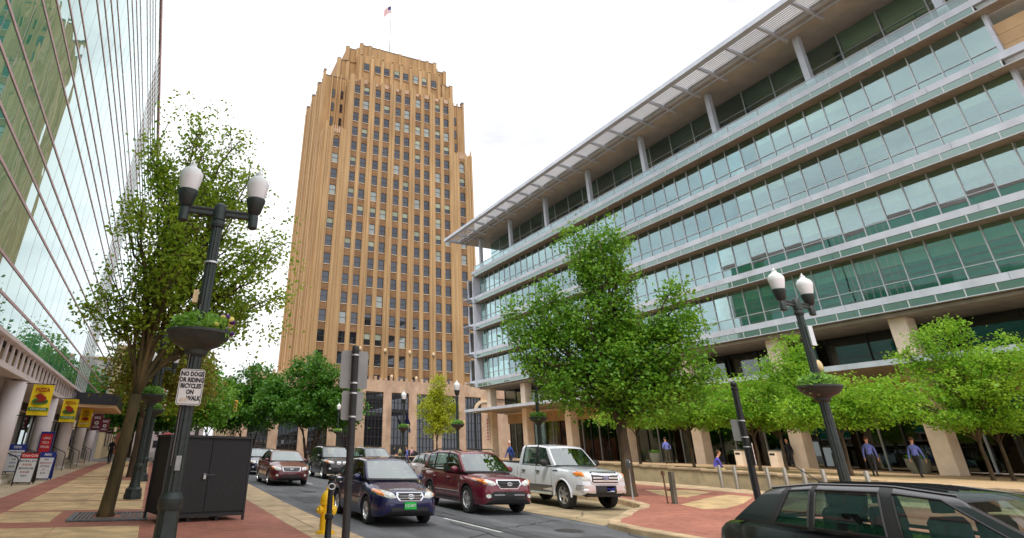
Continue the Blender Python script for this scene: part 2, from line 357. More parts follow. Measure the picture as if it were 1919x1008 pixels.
for k in range(22): slab(pv, -5.0, -3.9, 8+k*2.4, 8+k*2.4+2.39, zl, grey_slab)
for k in range(30): slab(pv, 3.12, 3.80, 4+k*1.9, 4+k*1.9+1.89, zl, kerb_m)
# pavement on the right
pr = thing('pavement_right', None, None); tag(pr, kind='structure')
mb = MB(); rp_ = [(x+.3, y) for x, y in right_path]; k = len(rp_)
inn = [p for p in rp_ if p[1] <= 22]; inn[-1] = (16.88, 22)
v = [(x, y, zright(x, y)-.001) for x, y in inn]+[(20, y, zright(20, y)-.001) for x, y in inn]+[(25.2, y, zright(25.2, y)-.001) for x, y in inn]; n = len(inn)
mb.add(v, [(i, n+i, n+i+1, i+1) for i in range(n-1)]+[(n+i, 2*n+i, 2*n+i+1, n+i+1) for i in range(n-1)])
mb.build('brick_paving', red_brick, pr)
sheet([16.88, 20, 25.2], [22, 40, 62], zright, -.001).build('brick_paving', red_brick, pr)
def quad_slab(par, pts, zf, m=tan_slab):
    c = sum((Vector(p) for p in pts), Vector((0, 0)))/len(pts)
    mb = MB(); t = [(x, y, zf(x, y)+.006) for x, y in [(c+(Vector(p)-c)*.997) for p in pts]]; o = [(x, y, zf(x, y)) for x, y in pts]; n = len(pts)
    mb.add(o+t, [tuple(range(n, 2*n))]+[(i, (i+1) % n, n+(i+1) % n, n+i) for i in range(n)]); mb.build('paving_slab', m, par)
quad_slab(pr, [(16.9, 16.9), (16.2, 14.9), (19.2, 16.4), (21.9, 18.2), (21.9, 19.4), (19.5, 18.3)], zright)
quad_slab(pr, [(19.2, 20.2), (19.4, 19.0), (22.4, 20.6), (22.4, 22.0), (20.6, 22.5)], zright)
quad_slab(pr, [(17.2, 13.9), (16.6, 12.4), (19.6, 12.4), (22.4, 14.4), (22.4, 16.6)], zright)
quad_slab(pr, [(11.9, 11.6), (12.0, 9.4), (14.8, 9.4), (15.6, 11.4), (13.6, 12.0)], zright)
for k in range(16): slab(pr, 23.2, 25.1, -4+k*3.0, -4+k*3.0+2.97, zright, kerb_m)
# sunken drive lane between the pavement and the raised plaza
tag(sheet([25.2, 27.2], [-25, 15, 62], lambda x, y: gz(y)+.14).build('drive_lane', asphalt), kind='structure')
kerb('kerb_drive_lane', [(25.25, 62), (25.25, -20)], zright, .28, -1)
tag(sheet([27.35, 60], [-30, -2.5, 32.5, 76.3], lambda x, y: zplaza(y)).build('plaza', plaza_m), kind='structure')
wl = thing('retaining_wall', 'low pale stone retaining wall along the raised plaza edge', 'wall', (27.2, 20, .3))
yy = -12.
while yy < 60:
    d = 2.2; m = MB(); m.bbox(27.16, 27.5, yy+.006, yy+d-.006, gz(yy)+.02, zplaza(yy+d/2)-.02, .012); m.build('wall_panel', stone_wall_m, wl, True)
    m = MB(); m.bbox(27.1, 27.62, yy+.004, yy+d-.004, zplaza(yy+d/2)-.02, zplaza(yy+d/2)+.075, .012); m.build('coping_stone', kerb_m, wl, True); yy += d
# plaza joints: long dark bands of paving
band_m = mat('plaza_band', srgb(170, 132, 100), .85, var=.1, scale=2)
for yy in (4, 12.5, 21, 29.5, 38): tag(sheet([27.7, 41], [yy, yy+.5], lambda x, y: zplaza(y), .004).build('plaza_band', band_m), kind='structure')
# ------------------------------------------------------------------ brick office tower
brick_t = mat('tower_brick', srgb(184, 147, 102), .85, var=.1, scale=.35, bump=.3, bscale=14, col2=srgb(156, 121, 80), stretch=(1, 1, .25), grime=.25, gscale=.8, gstretch=(1, 1, .08))
brick_p = mat('pier_brick', srgb(190, 156, 112), .85, var=.1, scale=.5, bump=.3, bscale=14, col2=srgb(164, 130, 90), stretch=(1, 1, .15), rnd=.05, grime=.22, gscale=1., gstretch=(1, 1, .06))
brick_d = mat('spandrel_terracotta', srgb(152, 116, 80), .85, col2=srgb(124, 92, 64), scale=1.6, rnd=.12)
lime = mat('limestone', srgb(204, 174, 146), .85, col2=srgb(180, 146, 120), scale=.6, bump=.2, bscale=8, rnd=.05, grime=.25, gscale=.7, gstretch=(1, 1, .3))
sill_m = mat('sill_stone', srgb(226, 200, 168), .85, var=.08)
cap_m = mat('coping_lead', (.16, .14, .14), .7)
tframe = mat('dark_window_frame', (.05, .045, .045), .5)
tpane = glass_mat('tower_glass', (1, 1, 1), (.8, .86, .95), .09, .7, see=0., back=(.018, .018, .022), tilt=.05)
tpane2 = glass_mat('tower_glass_blind', (1, 1, 1), (.85, .9, .95), .16, .8, see=0., back=(.20, .22, .18), tilt=.05)
XC, YF = 43.1, 112.
tw = thing('office_tower', 'tall orange brick stepped office tower with flagpole on its roof', 'building', (XC, YF, .5))
def tbox(name, x0, x1, y0, y1, z0, z1, m, par=None):
    b = MB(); b.box(x0, x1, y0, y1, z0, z1); return b.build(name, m, par or tw, True)
tbox('shaft', 29.4, 56.8, 112.45, 138, 10, 84.6, brick_t)
for s in (-1, 1):
    a, b = sorted((XC+s*13.7, XC+s*19.0)); tbox('wing', a, b, 112.5, 120, 10, 68.6, brick_t)
tbox('mid_block', 24.1, 62.1, 116.5, 138.5, 10, 86.6, brick_t)
tbox('upper_block', 26.9, 59.3, 117.2, 136, 86.6, 92.8, brick_t)
tbox('upper_block', 29.0, 57.2, 117.0, 135, 92.8, 96.9, brick_t)
tbox('crown_block', 31.6, 54.6, 114.8, 134, 84, 94.2, brick_t)
tbox('crown_block', 32.3, 53.9, 116.0, 133, 94.2, 98.2, brick_t)
def pier_mesh(w, h, d, ribs=1):
    """brick pier of height h with a proud rounded rib, stepped towards its top"""
    mb = MB(); mb.box(-w/2, w/2, 0, d, 0, h)
    n = 8
    for k in range(ribs):
        c = (k-(ribs-1)/2)*w*.42; rw = w*(.34 if ribs == 1 else .16); pts = [(c+rw*math.cos(a), -.18*math.sin(a)) for a in [math.pi*i/n for i in range(n+1)]]
        mb.prism([(x, y+.002) for x, y in pts], 0, h+.12)
        mb.prism([(c+(x-c)*.55, y*.6) for x, y in pts], h+.12, h+.35)
    return mb.mesh('pier', brick_p)
PAIRS = [XC+5.36*k for k in (-2, -1, 0, 1, 2)]
COLS = [p+s*1.21 for p in PAIRS for s in (-1, 1)]
wide = pier_mesh(1.44, 71.6, .55, 2); edge = pier_mesh(1.25, 71.6, .55, 1); nar = pier_mesh(.95, 71.2, .45, 1)
for k in range(4): link(wide, 'pier', tw, True, ((PAIRS[k]+PAIRS[k+1])/2, 111.9, 13.6))
for x in (PAIRS[0]-2.56, PAIRS[-1]+2.56): link(edge, 'pier', tw, True, (x, 111.9, 13.6))
for p in PAIRS: link(nar, 'pier', tw, True, (p, 112.03, 13.6))
WH = 2.35; WT = [19.41+3.955*i for i in range(-1, 17)]
def win_mesh(w, h, arch=False):
    mb = MB(); t = .07
    for a in (-w/2, w/2-t): mb.box(a, a+t, -.05, .05, 0, h)
    mb.box(-w/2+t, w/2-t, -.05, .05, 0, t); mb.box(-w/2+t, w/2-t, -.05, .05, h-t, h); mb.box(-w/2+t, w/2-t, -.06, .04, h*.5-.04, h*.5+.04)
    return mb.mesh('window', tframe)
def pane_mesh(w, h, m, nm='pane'):
    mb = MB(); mb.box(-w/2+.05, w/2-.05, -.012, .012, .05, h-.05); return mb.mesh(nm, m)
wm = win_mesh(1.44, WH); pm = [pane_mesh(1.44, WH, tpane), pane_mesh(1.44, WH, tpane2)]
bl = MB(); bl.box(-.66, .66, -.022, -.014, WH*.52, WH-.06); blm = bl.mesh('blind', mat('tower_blind', srgb(158, 164, 142), .8, rnd=.2))
sp_mb = MB(); sp_mb.box(-.73, .73, 0, .25, 0, 1.5)
for x in (-.36, 0, .36): sp_mb.box(x-.05, x+.05, -.07, 0, .15, 1.2)
sp_m = sp_mb.mesh('spandrel', brick_d)
si_mb = MB(); si_mb.box(-.735, .735, -.14, .25, 0, .1); si_m = si_mb.mesh('window_sill', sill_m)
rnd = random.Random(3)
def tower_window(x, y, top, w=None, pans=None, sill=True, up=.0):
    o = link(w or wm, 'window', tw, True, (x, y, top-WH))
    pale_pane = rnd.random() < (.04 if top < 40 else .2)  # some windows get the pane with a pale back, like a drawn blind
    p = link((pans or pm)[1 if pale_pane and pans is None else 0], 'pane', o)
    if pans is None and rnd.random() < (.06 if top < 40 else .18): link(blm, 'blind', o)
    if sill: link(si_m, 'window_sill', o, loc=(0, -.1, -.1))
    return o
for x in COLS:
    for i, t in enumerate(WT):
        tower_window(x, 112.34, t)
        link(sp_m, 'spandrel', tw, True, (x, 112.2, t+.0))
for s in (-1, 1):
    x = XC+s*16.14
    for t in WT[1:14]:
        tower_window(x, 112.4, t)
        if t < 66: link(sp_m, 'spandrel', tw, True, (x, 112.26, t))
    wp = pier_mesh(1.7, 55.6, .5, 2)
    for dx in (-1.62, 1.62): link(wp, 'pier', tw, True, (x+dx, 112.0, 13.6))
    b = MB()                                                     # arched head over the top window of the wing
    pts = [(-.78, 0), (-.78, 1.6), (.78, 1.6), (.78, 0)]+[(.72*math.cos(a), .72*math.sin(a)) for a in [math.pi*i/10 for i in range(11)]]
    b.prism(pts, -.25, 0, Matrix.Translation((x, 112.2, 66.9)) @ Matrix.Rotation(R(90), 4, 'X')); b.build('arched_head', brick_p, tw, True)
    b = MB(); b.box(x-2.5, x+2.5, 112.1, 112.5, 68.4, 69.3)
    for k in range(5): b.box(x-1.1+k*.55-.1, x-1.1+k*.55+.1, 111.92, 112.1, 68.0, 70.0)
    b.build('parapet', lime, tw, True)
    o = MB(); o.box(XC+s*18.65-.22, XC+s*18.65+.22, 111.75, 112.5, 13.6, 69.4); o.lathe([(.26, 0), (.2, .9), (.02, 1.9)], 8, (XC+s*18.65, 112.1, 69.4)); o.build('corner_pinnacle', brick_p, tw, True)
    nw, npn = win_mesh(.6, WH), [pane_mesh(.6, WH, tpane)]
    for dx in (16.75, 14.6):
        for t in (74.9, 78.9, 82.85): tower_window(XC+s*dx, 116.44, t, nw, npn, False)
        b = MB(); b.box(XC+s*dx-.75, XC+s*dx-.5, 116.1, 116.5, 69, 87.4); b.box(XC+s*dx+.5, XC+s*dx+.75, 116.1, 116.5, 69, 87.4); b.build('pilaster', brick_p, tw, True)
# pilasters down the street-facing sides
for s in (-1, 1):
    for k in range(11):
        yy = 117.1+k*2.08; tall = k % 3 == 0; x0 = XC+s*19.0
        b = MB(); a, c = sorted((x0, x0+s*(.55 if tall else .3))); b.box(a, c, yy-.5, yy+.5, 8, 88.0 if tall else 86.9)
        b.mi = 1; b.box(a-.05, c+.05, yy-.55, yy+.55, 88.0 if tall else 86.9, 88.5 if tall else 87.1); b.build('pilaster', [brick_p, cap_m], tw, True)
    for k, yy in enumerate((113.2, 115.0)):
        a, c = sorted((XC+s*19.0, XC+s*19.3)); b = MB(); b.box(a, c, yy-.4, yy+.4, 8, 69.0); b.build('pilaster', brick_p, tw, True)
# stepped shoulders
for s in (-1, 1):
    for x, y, z0, z1 in ((15.9, 117.0, 86.6, 93.0), (13.6, 117.0, 86.6, 92.9), (13.9, 116.8, 92.8, 97.1), (11.2, 116.6, 92.8, 97.0), (10.5, 115.8, 94.0, 98.35), (8.2, 115.85, 94.0, 98.25)):
        b = MB(); b.box(XC+s*x-.45, XC+s*x+.45, y-.25, y+.6, z0, z1); b.mi = 1; b.box(XC+s*x-.47, XC+s*x+.47, y-.27, y+.62, z1, z1+.18); b.build('pilaster', [brick_p, cap_m], tw, True)
XW = [33.95, 36.95, 39.4, 42.2, 44.7, 47.6, 50.0, 52.8]
for x in XW: tower_window(x, 114.74, 91.7)
for x in [32.4]+[(XW[i]+XW[i+1])/2 for i in range(7)]+[54.3]:
    b = MB(); b.box(x-.4, x+.4, 114.5, 114.9, 84.5, 94.0); b.lathe([(.42, 0), (.34, .25), (.05, .55)], 6, (x, 114.65, 94.0)); b.build('pilaster', brick_p, tw, True)
for i, x in enumerate([37.6, 43.4, 49.0]):
    b = MB(); b.box(x-.3, x+.3, 115.7, 116.2, 94, 98.4); b.build('pilaster', brick_p, tw, True)
b = MB()
for x0, x1, y0, z in ((24.1, 29, 116.4, 86.6), (57.2, 62.1, 116.4, 86.6), (26.8, 29, 117.1, 92.8), (57.2, 59.4, 117.1, 92.8), (28.9, 32.2, 116.9, 96.9), (54, 57.3, 116.9, 96.9), (32.2, 54, 115.9, 98.2)): b.box(x0, x1, y0, y0+.7, z, z+.14)
b.build('coping', cap_m, tw, True)
fl = MB()
for k in range(10): fl.box(XC-13.4+k*2.75, XC-12.2+k*2.75, 112.05, 112.2, 83.5, 84.3+.3*(k % 2))
fl.build('parapet_panel', lime, tw, True)
# limestone base with tall windows
tbox('base', 14.5, 72, 111.3, 139, -.2, 12.2, lime)
tbox('base_frieze', 14.5, 72, 110.85, 112.2, 12.2, 14.4, lime)
cren = MB()
for k in range(52): cren.box(15+k*1.1, 15.5+k*1.1, 110.9, 111.3, 14.4, 14.85+.25*(k % 3 == 0))
cren.build('carved_cresting', lime, tw, True)
gridp = mat('bronze_mullion', (.035, .03, .028), .5)
bx_ = [XC+.5+5.36*k for k in range(-5, 4)]
for x in bx_:
    b = MB()
    for k in range(6): b.box(x-1.8+k*.72-.04, x-1.8+k*.72+.04, 111.0, 111.25, 1.0, 12.0)
    for k in range(8): b.box(x-1.84, x+1.84, 111.02, 111.24, 1.0+k*1.55, 1.1+k*1.55)
    o = b.build('tall_window', gridp, tw, True)
    p = MB(); p.box(x-1.8, x+1.8, 111.14, 111.2, 1.0, 12.0); p.build('pane', tpane, o, True)
for k in range(10):
    x = XC+.5+5.36*(k-5.5); b = MB(); b.box(x-.85, x+.85, 110.8, 111.4, -.2, 12.2); b.box(x-.95, x+.95, 110.7, 111.4, -.2, 1.2); b.build('base_pier', lime, tw, True)
# arched window at the end of the base
b = MB(); ax, az, ar = 62.4, 9.2, 2.1
ring = [(ax+(ar+.5)*math.cos(a), az+(ar+.5)*math.sin(a)) for a in [math.pi*i/16 for i in range(17)]]; inner = [(ax+ar*math.cos(a), az+ar*math.sin(a)) for a in [math.pi*i/16 for i in range(17)]]
b.prism([(x, z) for x, z in ring+inner[::-1]], -111.15, -110.6, Matrix.Rotation(R(90), 4, 'X') @ Matrix.Diagonal((1, 1, 1, 1)))
b.build('arch_surround', sill_m, tw, True)
b = MB()
for i in range(1, 8): a = math.pi*i/8; b.tube([(ax+.5*math.cos(a), 111.0, az+.5*math.sin(a)), (ax+ar*math.cos(a), 111.0, az+ar*math.sin(a))], .05, 4)
for k in range(5): b.box(ax-ar+k*ar/2-.05, ax-ar+k*ar/2+.05, 110.95, 111.05, 1.2, az)
b.box(ax-ar, ax+ar, 110.9, 111.1, az-.15, az+.1)
o = b.build('arched_window', gridp, tw, True)
p = MB(); p.prism([(ax+ar*math.cos(a), az+ar*math.sin(a)) for a in [math.pi*i/16 for i in range(17)]]+[(ax-ar, 1.2), (ax+ar, 1.2)], -111.25, -111.1, Matrix.Rotation(R(90), 4, 'X')); p.build('pane', tpane, o, True)
# ornaments at the foot of the shaft
orn = MB(); orn.smooth = True; orn.sphere((0, 0, 0), (.32, .3, .42), 8, 6); orn_m = orn.mesh('stone_ornament', sill_m)
for k in range(4): link(orn_m, 'stone_ornament', tw, True, ((PAIRS[k]+PAIRS[k+1])/2, 111.65, 20.2))
for x in COLS[::2]: link(orn_m, 'stone_ornament', tw, True, (x, 111.5, 15.2))
# roof flag, aerials
fp = thing('flagpole', 'tall white flagpole with a striped national flag on the tower roof', 'flagpole', (41.1, 118, 98.3))
b = MB(); b.tube([(0, 0, -.1), (0, 0, 9), (0, 0, 18.4)], [.16, .13, .09], 8); b.build('pole', mat('weathered_metal', (.36, .36, .38), .5), fp)
b = MB(); b.smooth = True; b.sphere((0, 0, 18.5), .18, 8, 6); b.build('finial', mat('gold', (.7, .5, .15), .3, 1), fp)
red_m = mat('flag_red', srgb(190, 40, 60), .8, var=.08); wht_m = mat('flag_white', (.8, .8, .8), .8, var=.05); blu_m = mat('flag_blue', srgb(40, 45, 100), .8, var=.08)
b = MB(); NX, NZ = 14, 13
def flagpt(i, j):
    u, v_ = i/NX, j/NZ; return (-.1-1.9*u, .25*math.sin(u*7+v_*2)*u, 17.9-1.9*u-2.5*v_+.2*math.sin(u*5))
for j in range(NZ):
    for i in range(NX):
        b.mi = 2 if (i < 6 and j < 7) else (0 if j % 2 == 0 else 1)
        b.add([flagpt(i, j), flagpt(i+1, j), flagpt(i+1, j+1), flagpt(i, j+1)], [(0, 1, 2, 3)])
fo = b.build('flag', [red_m, wht_m, blu_m], fp)
for x, h in ((39.9, 6.5), (43.6, 3.2), (48.4, 4.5), (52.3, 3.0), (36.2, 2.0)):
    b = MB(); b.tube([(0, 0, 0), (0, 0, h)], .045, 5); b.tube([(0, 0, 0), (0, 0, .6)], .12, 6); tag(b.build('roof_aerial', cap_m, loc=(x, 117.3, 98.2)), 'thin whip aerial standing on the tower roof', 'aerial', 'aerials on the tower roof')

# ------------------------------------------------------------------ glass office building on the right
white_al = mat('pale_aluminium', srgb(200, 206, 217), .45, .0, var=.05, grime=.14, gscale=.5, gstretch=(1, 1, .2), scale=1, rnd=.03)
mull_m = mat('mullion_aluminium', srgb(200, 204, 206), .4, .1, var=.04)
soff_m = mat('soffit_panel', srgb(160, 150, 138), .8, var=.1, scale=1.2)
stone_c = mat('column_stone', srgb(246, 226, 204), .8, var=.06, scale=1.5, bump=.15, bscale=30, rnd=.04)
tan_pan = mat('tan_stone_panel', srgb(206, 170, 128), .8, var=.08, scale=.8, rnd=.04)
bglass = glass_mat('facade_glass', (.84, .95, .88), (.72, .88, .93), .23, .85, wave=.015, wscale=.5, tilt=.012)
spglass = glass_mat('spandrel_glass', (1, 1, 1), (.74, .90, .86), .18, .8, see=0., back=(.12, .20, .17), tilt=.02)
dglass = glass_mat('lobby_glass', (.45, .5, .48), (.8, .85, .85), .1, .75, tilt=.01)
blind_m = mat('roller_blind', srgb(234, 236, 200), .85, var=.04, rnd=.1)
inner_m = mat('office_interior', srgb(190, 188, 160), .9, var=.3, scale=.5)
ceil_m = mat('office_ceiling', (.7, .7, .66), .9, var=.05)
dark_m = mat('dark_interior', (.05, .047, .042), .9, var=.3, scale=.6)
gb = thing('glass_office_building', 'long five floor glass office building with louvred roof overhang and stone columns', 'building', (42, 45, 1.15))
def gbox(name, x0, x1, y0, y1, z0, z1, m, par=None):
    b = MB(); b.box(x0, x1, y0, y1, z0, z1); return b.build(name, m, par or gb, True)
SPC = 8.66/6; YM = [74.0+1.35]+[74.0-SPC*i for i in range(0, 44)]       # mullion lines from the far corner towards the camera
BL = [10.2+4.02*k for k in range(5)]
XG, XB = 42.4, 41.4
vis = MB(); hh = 4.02-.86-.05
def yz_pane(w, h, m, nm): b = MB(); b.box(-.012, .012, -w/2, w/2, 0, h); return b.mesh(nm, m)
up_m = yz_pane(SPC-.06, 4.02-1.86, bglass, 'window_pane'); lo_m = yz_pane(SPC-.06, 1.0, bglass, 'lower_pane'); sp_pm = yz_pane(SPC-.05, .40, spglass, 'spandrel_pane')
mul_b = MB(); mul_b.box(-.07, .05, -.03, .03, 0, 4.02-.86); mul_me = mul_b.mesh('mullion', mull_m)
bl_ms = [yz_pane(SPC-.08, h, blind_m, 'roller_blind') for h in (.6, .95, 1.1, 1.5, 2.1)]
div_b = MB(); div_b.box(-.04, .02, -.03, .03, 0, .42); div_me = div_b.mesh('spandrel_divider', mull_m)
rnd = random.Random(5)
for k in range(4):
    B = BL[k]; last = 0
    for i in range(len(YM)-1):
        w = YM[i]-YM[i+1]; yc = (YM[i]+YM[i+1])/2
        o = link(up_m, 'window_pane', gb, True, (XG, yc, B+1.84)); 
        if w < SPC*.97: o.scale = (1, w/SPC*.98, 1)
        link(lo_m, 'lower_pane', gb, True, (XG, yc, B+.82))
        bi = rnd.choice([0, 1, 1, 2, 2, 2, 3]) if rnd.random() < .85 else -1
        if rnd.random() < .55 and last is not None: bi = last
        last = bi
        if bi >= 0:
            h = (.6, .95, 1.1, 1.5, 2.1)[bi]; link(bl_ms[bi], 'roller_blind', gb, True, (XG+.22, yc, B+4.0-h))
    for y_ in YM: link(mul_me, 'mullion', gb, True, (XG, y_, B+.86))
    b = MB(); b.box(XG-.06, XG+.05, YM[-1], YM[0], B+1.80, B+1.85); b.box(XG-.05, XG+.05, YM[-1], YM[0], B+3.97, B+4.02); b.build('transom', mull_m, gb, True)
    gbox('floor_slab', XG+.05, 60, 4, 75.3, B-.02, B+.8, ceil_m)
    gbox('office_wall', 46.5, 46.7, YM[-1], 75.3, B+.8, B+4.0, inner_m)
for k in range(5):
    B = BL[k]
    for i in range(len(YM)-1):
        yc = (YM[i]+YM[i+1])/2
        o = link(sp_pm, 'spandrel_pane', gb, True, (XB+.02, yc, B+.012))
    for y_ in YM: link(div_me, 'spandrel_divider', gb, True, (XB+.02, y_, B))
    y0 = 76.2
    while y0 > 8:
        y1 = max(5, y0-8.66); gbox('fascia_panel', XB, XB+.3, y1+.01, y0-.01, B+.44, B+.88, white_al); gbox('edge_trim', XB-.03, XB+.05, y1+.01, y0-.01, B-.05, B, white_al)
        n3 = 3; 
        for q in range(3):
            d = (y0-y1)/3; gbox('soffit_panel', XB+.06, XG-.03, y1+q*d+.02, y1+(q+1)*d-.02, B-.06, B-.02, soff_m)
        y0 = y1
    gbox('ledge', XB+.30, XG+.1, 12.1, 76.2, B+.2, B+.8, dark_m)
# top recessed storey
B5 = BL[4]; XT = 44.6
tp1 = yz_pane(SPC*2-.08, 1.75, bglass, 'upper_window_pane'); tp2 = yz_pane(SPC*2-.08, 1.75, bglass, 'upper_window_pane'); tsp = yz_pane(SPC*2-.06, 1.4, mat('grey_green_panel', srgb(196, 204, 194), .3, var=.05, rnd=.06), 'infill_panel')
for i in range(0, len(YM)-2, 2):
    ya, yb = YM[i], YM[i+2]; yc = (ya+yb)/2; sc = (ya-yb)/(2*SPC)
    for me, nm, z in ((tsp, 'infill_panel', B5+.9), (tp1, 'upper_window_pane', B5+2.33), (tp2, 'upper_window_pane', B5+4.12)):
        o = link(me, nm, gb, True, (XT, yc, z)); o.scale = (1, sc, 1)
    b = MB(); b.box(XT-.08, XT+.05, yb-.035, yb+.035, B5+.9, 32.2); b.box(XT-.06, XT+.05, yb+.035, ya-.035, B5+2.29, B5+2.33); b.box(XT-.06, XT+.05, yb+.035, ya-.035, B5+4.08, B5+4.12); b.build('window_frame', mull_m, gb, True)
    if i % 3: b = MB(); b.box(XT+.1, XT+.12, yb+.1, ya-.1, 32.0-rnd.choice((.8, 1.4, 1.9)), 32.1); b.build('roller_blind', blind_m, gb, True)
gbox('floor_slab', XG+.1, 60, 5, 75.3, B5, B5+.8, ceil_m); gbox('office_wall', 48, 48.2, 5, 75.3, B5+.8, 32.2, mat('office_back_green', srgb(170, 172, 120), .9, var=.45, scale=.8))
rail_p = yz_pane(SPC*2-.05, .62, glass_mat('rail_glass', (.75, .85, .83), (.85, .92, .95), .12, .7), 'balustrade_pane')
for i in range(0, len(YM)-2, 2):
    ya, yb = YM[i], YM[i+2]; link(rail_p, 'balustrade_pane', gb, True, (XB+.1, (ya+yb)/2, B5+.90))
    gbox('balustrade_post', XB+.07, XB+.13, yb-.025, yb+.025, B5+.88, B5+1.55, mull_m)
gbox('balustrade_rail', XB+.06, XB+.15, 8, 75.4, B5+1.54, B5+1.59, white_al)
YC = [74.0-8.66*k for k in range(8)]
for y_ in YC: gbox('steel_column', 41.8, 42.25, y_-.22, y_+.22, B5+.8, 32.2, white_al)
# roof overhang with louvres
XE = 37.6; ZR = 32.2; YE = 78.0; YN = 5.
gbox('eave_beam', XE, XE+.5, YN, YE, ZR, ZR+.42, white_al); gbox('eave_beam', XE+.5, 48, YE-.4, YE, ZR+.02, ZR+.4, white_al); gbox('eave_beam', 40.1, 40.45, YN, YE-.4, ZR+.03, ZR+.4, white_al)
gbox('eave_rod', 40.6, 40.7, YN, YE, ZR-.28, ZR-.18, white_al)
gbox('roof_soffit', 40.45, 60, YN, YE-.4, ZR+.05, ZR+.3, mat('roof_soffit_panel', srgb(190, 184, 178), .75, var=.08, scale=.7)); gbox('roof_top', 40.45, 60, YN, YE-.4, ZR+.31, ZR+.5, white_al)
y_ = 77.3; slat_m = mat('louvre_slat', srgb(214, 216, 218), .5, var=.04)
while y_ > 7:
    b = MB(); b.prism([(XE+.5, ZR+.05), (41.6, ZR-.3), (41.6, ZR+.04), (XE+.5, ZR+.35)], -y_-.09, -y_+.09, Matrix.Rotation(R(90), 4, 'X')); b.build('bracket', white_al, gb, True)
    b = MB()
    for q in range(11):
        x = XE+.62+q*.225; M = Matrix.Translation((x, 0, ZR+.22)) @ Matrix.Rotation(R(-8), 4, 'Y'); b.box(-.085, .085, y_-2.887+.1, y_-.1, -.012, .012, M)
    tag(b.build('louvre_panel', slat_m, gb, True), kind='stuff'); y_ -= 2.887
# end frame at the far corner
for k in range(4):
    b = MB(); B = BL[k]; b.box(41.2, 42.6, 75.45, 75.7, B-.1, B+3.96); b.mi = 1; b.box(41.5, 42.3, 75.7, 77.2, B+.9, B+3.6); b.mi = 0; b.box(41.3, 42.5, 77.2, 77.4, B+.2, B+3.9); b.box(41.25, 42.55, 75.7, 77.4, B+.2, B+.9); b.build('end_screen', [white_al, dark_m], gb, True)
    gbox('sunshade_fin', 40.4, 41.38, 75.9, 77.6, B+.5, B+.56, white_al)
# stone panels where the glazing ends
for k in (2, 3):
    for q in range(4):
        for r_ in range(3): gbox('stone_panel', 42.3, 42.5, 10.2-q*1.6+.01, 11.8-q*1.6-.01, BL[k]+.9+r_*.75, BL[k]+1.63+r_*.75, tan_pan)
    gbox('panel_edge', 42.1, 42.5, 11.8, 12.0, BL[k]+.9, BL[k]+4.0, white_al)
# second storey, canopy, stone columns, lobby
gbox('under_soffit', XB+.3, 60, 5, 75.3, BL[0]-.3, BL[0]-.1, soff_m)
for y_ in YC:
    b = MB(); b.bbox(42.3, 43.3, y_-.5, y_+.5, 1.0, BL[0]-.3, .03); b.build('stone_column', stone_c, gb, True)
pz = yz_pane(2.82, 2.6, dglass, 'mezzanine_pane'); pl = yz_pane(1.40, 4.3, dglass, 'lobby_pane')
y_ = 75.0
while y_ > 9:
    link(pz, 'mezzanine_pane', gb, True, (45.6, y_-1.443, 7.25)); gbox('mezzanine_mullion', 45.5, 45.65, y_-.03, y_+.03, 7.25, 9.85, tframe)
    for q in (0, 1): link(pl, 'lobby_pane', gb, True, (46.2, y_-.72-q*1.443, 1.2)); gbox('lobby_mullion', 46.1, 46.3, y_-q*1.443-.05, y_-q*1.443+.05, 1.1, 5.5, white_al if q else tframe)
    y_ -= 2.887
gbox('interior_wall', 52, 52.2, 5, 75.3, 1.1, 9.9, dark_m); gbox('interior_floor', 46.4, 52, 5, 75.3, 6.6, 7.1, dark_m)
gbox('stone_band', 46.0, 46.5, 5, 75.3, 5.5, 6.7, tan_pan); gbox('stone_band', 45.5, 46.2, 5, 75.3, 6.7, 7.25, stone_c)
y0 = 76.
while y0 > 8: gbox('canopy_panel', 39.6, 45.5, y0-8.64, y0, 6.86, 7.02, soff_m); gbox('canopy_edge', 39.45, 39.6, y0-8.64, y0, 6.80, 7.12, white_al); y0 -= 8.66
for q in range(10):                                             # furniture and lights seen through the lobby
    y_ = 14+q*6.3; b = MB(); b.box(48.5, 49.3, y_, y_+1.6, 1.15, 2.2); b.box(49.0, 49.3, y_, y_+1.6, 2.2, 2.6); b.build('lobby_counter', tan_pan if q % 2 else soff_m, gb, True)

# ------------------------------------------------------------------ glass building on the left
XL = -5.3; lglass = glass_mat('mirror_glass', (1, 1, 1), (.82, .91, .92), .20, .97, wave=.10, wscale=.42, see=0., back=(.05, .38, .24), tilt=.014)
lmull = mat('pinkish_mullion', srgb(206, 172, 176), .5, var=.05); white_p = mat('white_stucco', srgb(226, 216, 214), .7, var=.05, scale=1)
lb = thing('mirror_glass_building', 'mirror glass building with white columns and banners at pavement level', 'building', (-5.3, 40, .5))
def lbox(name, x0, x1, y0, y1, z0, z1, m, par=None):
    b = MB(); b.box(x0, x1, y0, y1, z0, z1); return b.build(name, m, par or lb, True)
ZT = 32.2; PIT = .932*2; Z0 = 4.97; zs = [z for z in [4.12+4.67*k+.942*i for k in range(7) for i in range(4)] if z > 4.5 and z < 32.2]; Z0 = zs[0]
ysl = [-6+1.55*i for i in range(33)]; YS1 = 44.3
ysl = [y_ for y_ in ysl if y_ < YS1-.5]+[YS1]
panes = []
for i in range(len(zs)-1):
    for j in range(len(ysl)-1): panes.append((ysl[j], ysl[j+1], zs[i], zs[i+1]))
def seen(p):
    yc, zc = (p[0]+p[1])/2, (p[2]+p[3])/2; d = Vector((XL, yc, zc-EYE)); q = d.dot(cf)
    if q < 2: return 0
    u = 761.06+1066.86*d.dot(cr)/q; v = 342.16-1066.86*d.dot(cu)/q
    if u < -60 or u > 1919 or v < -60: return 0
    return abs(d.x)/d.length**3
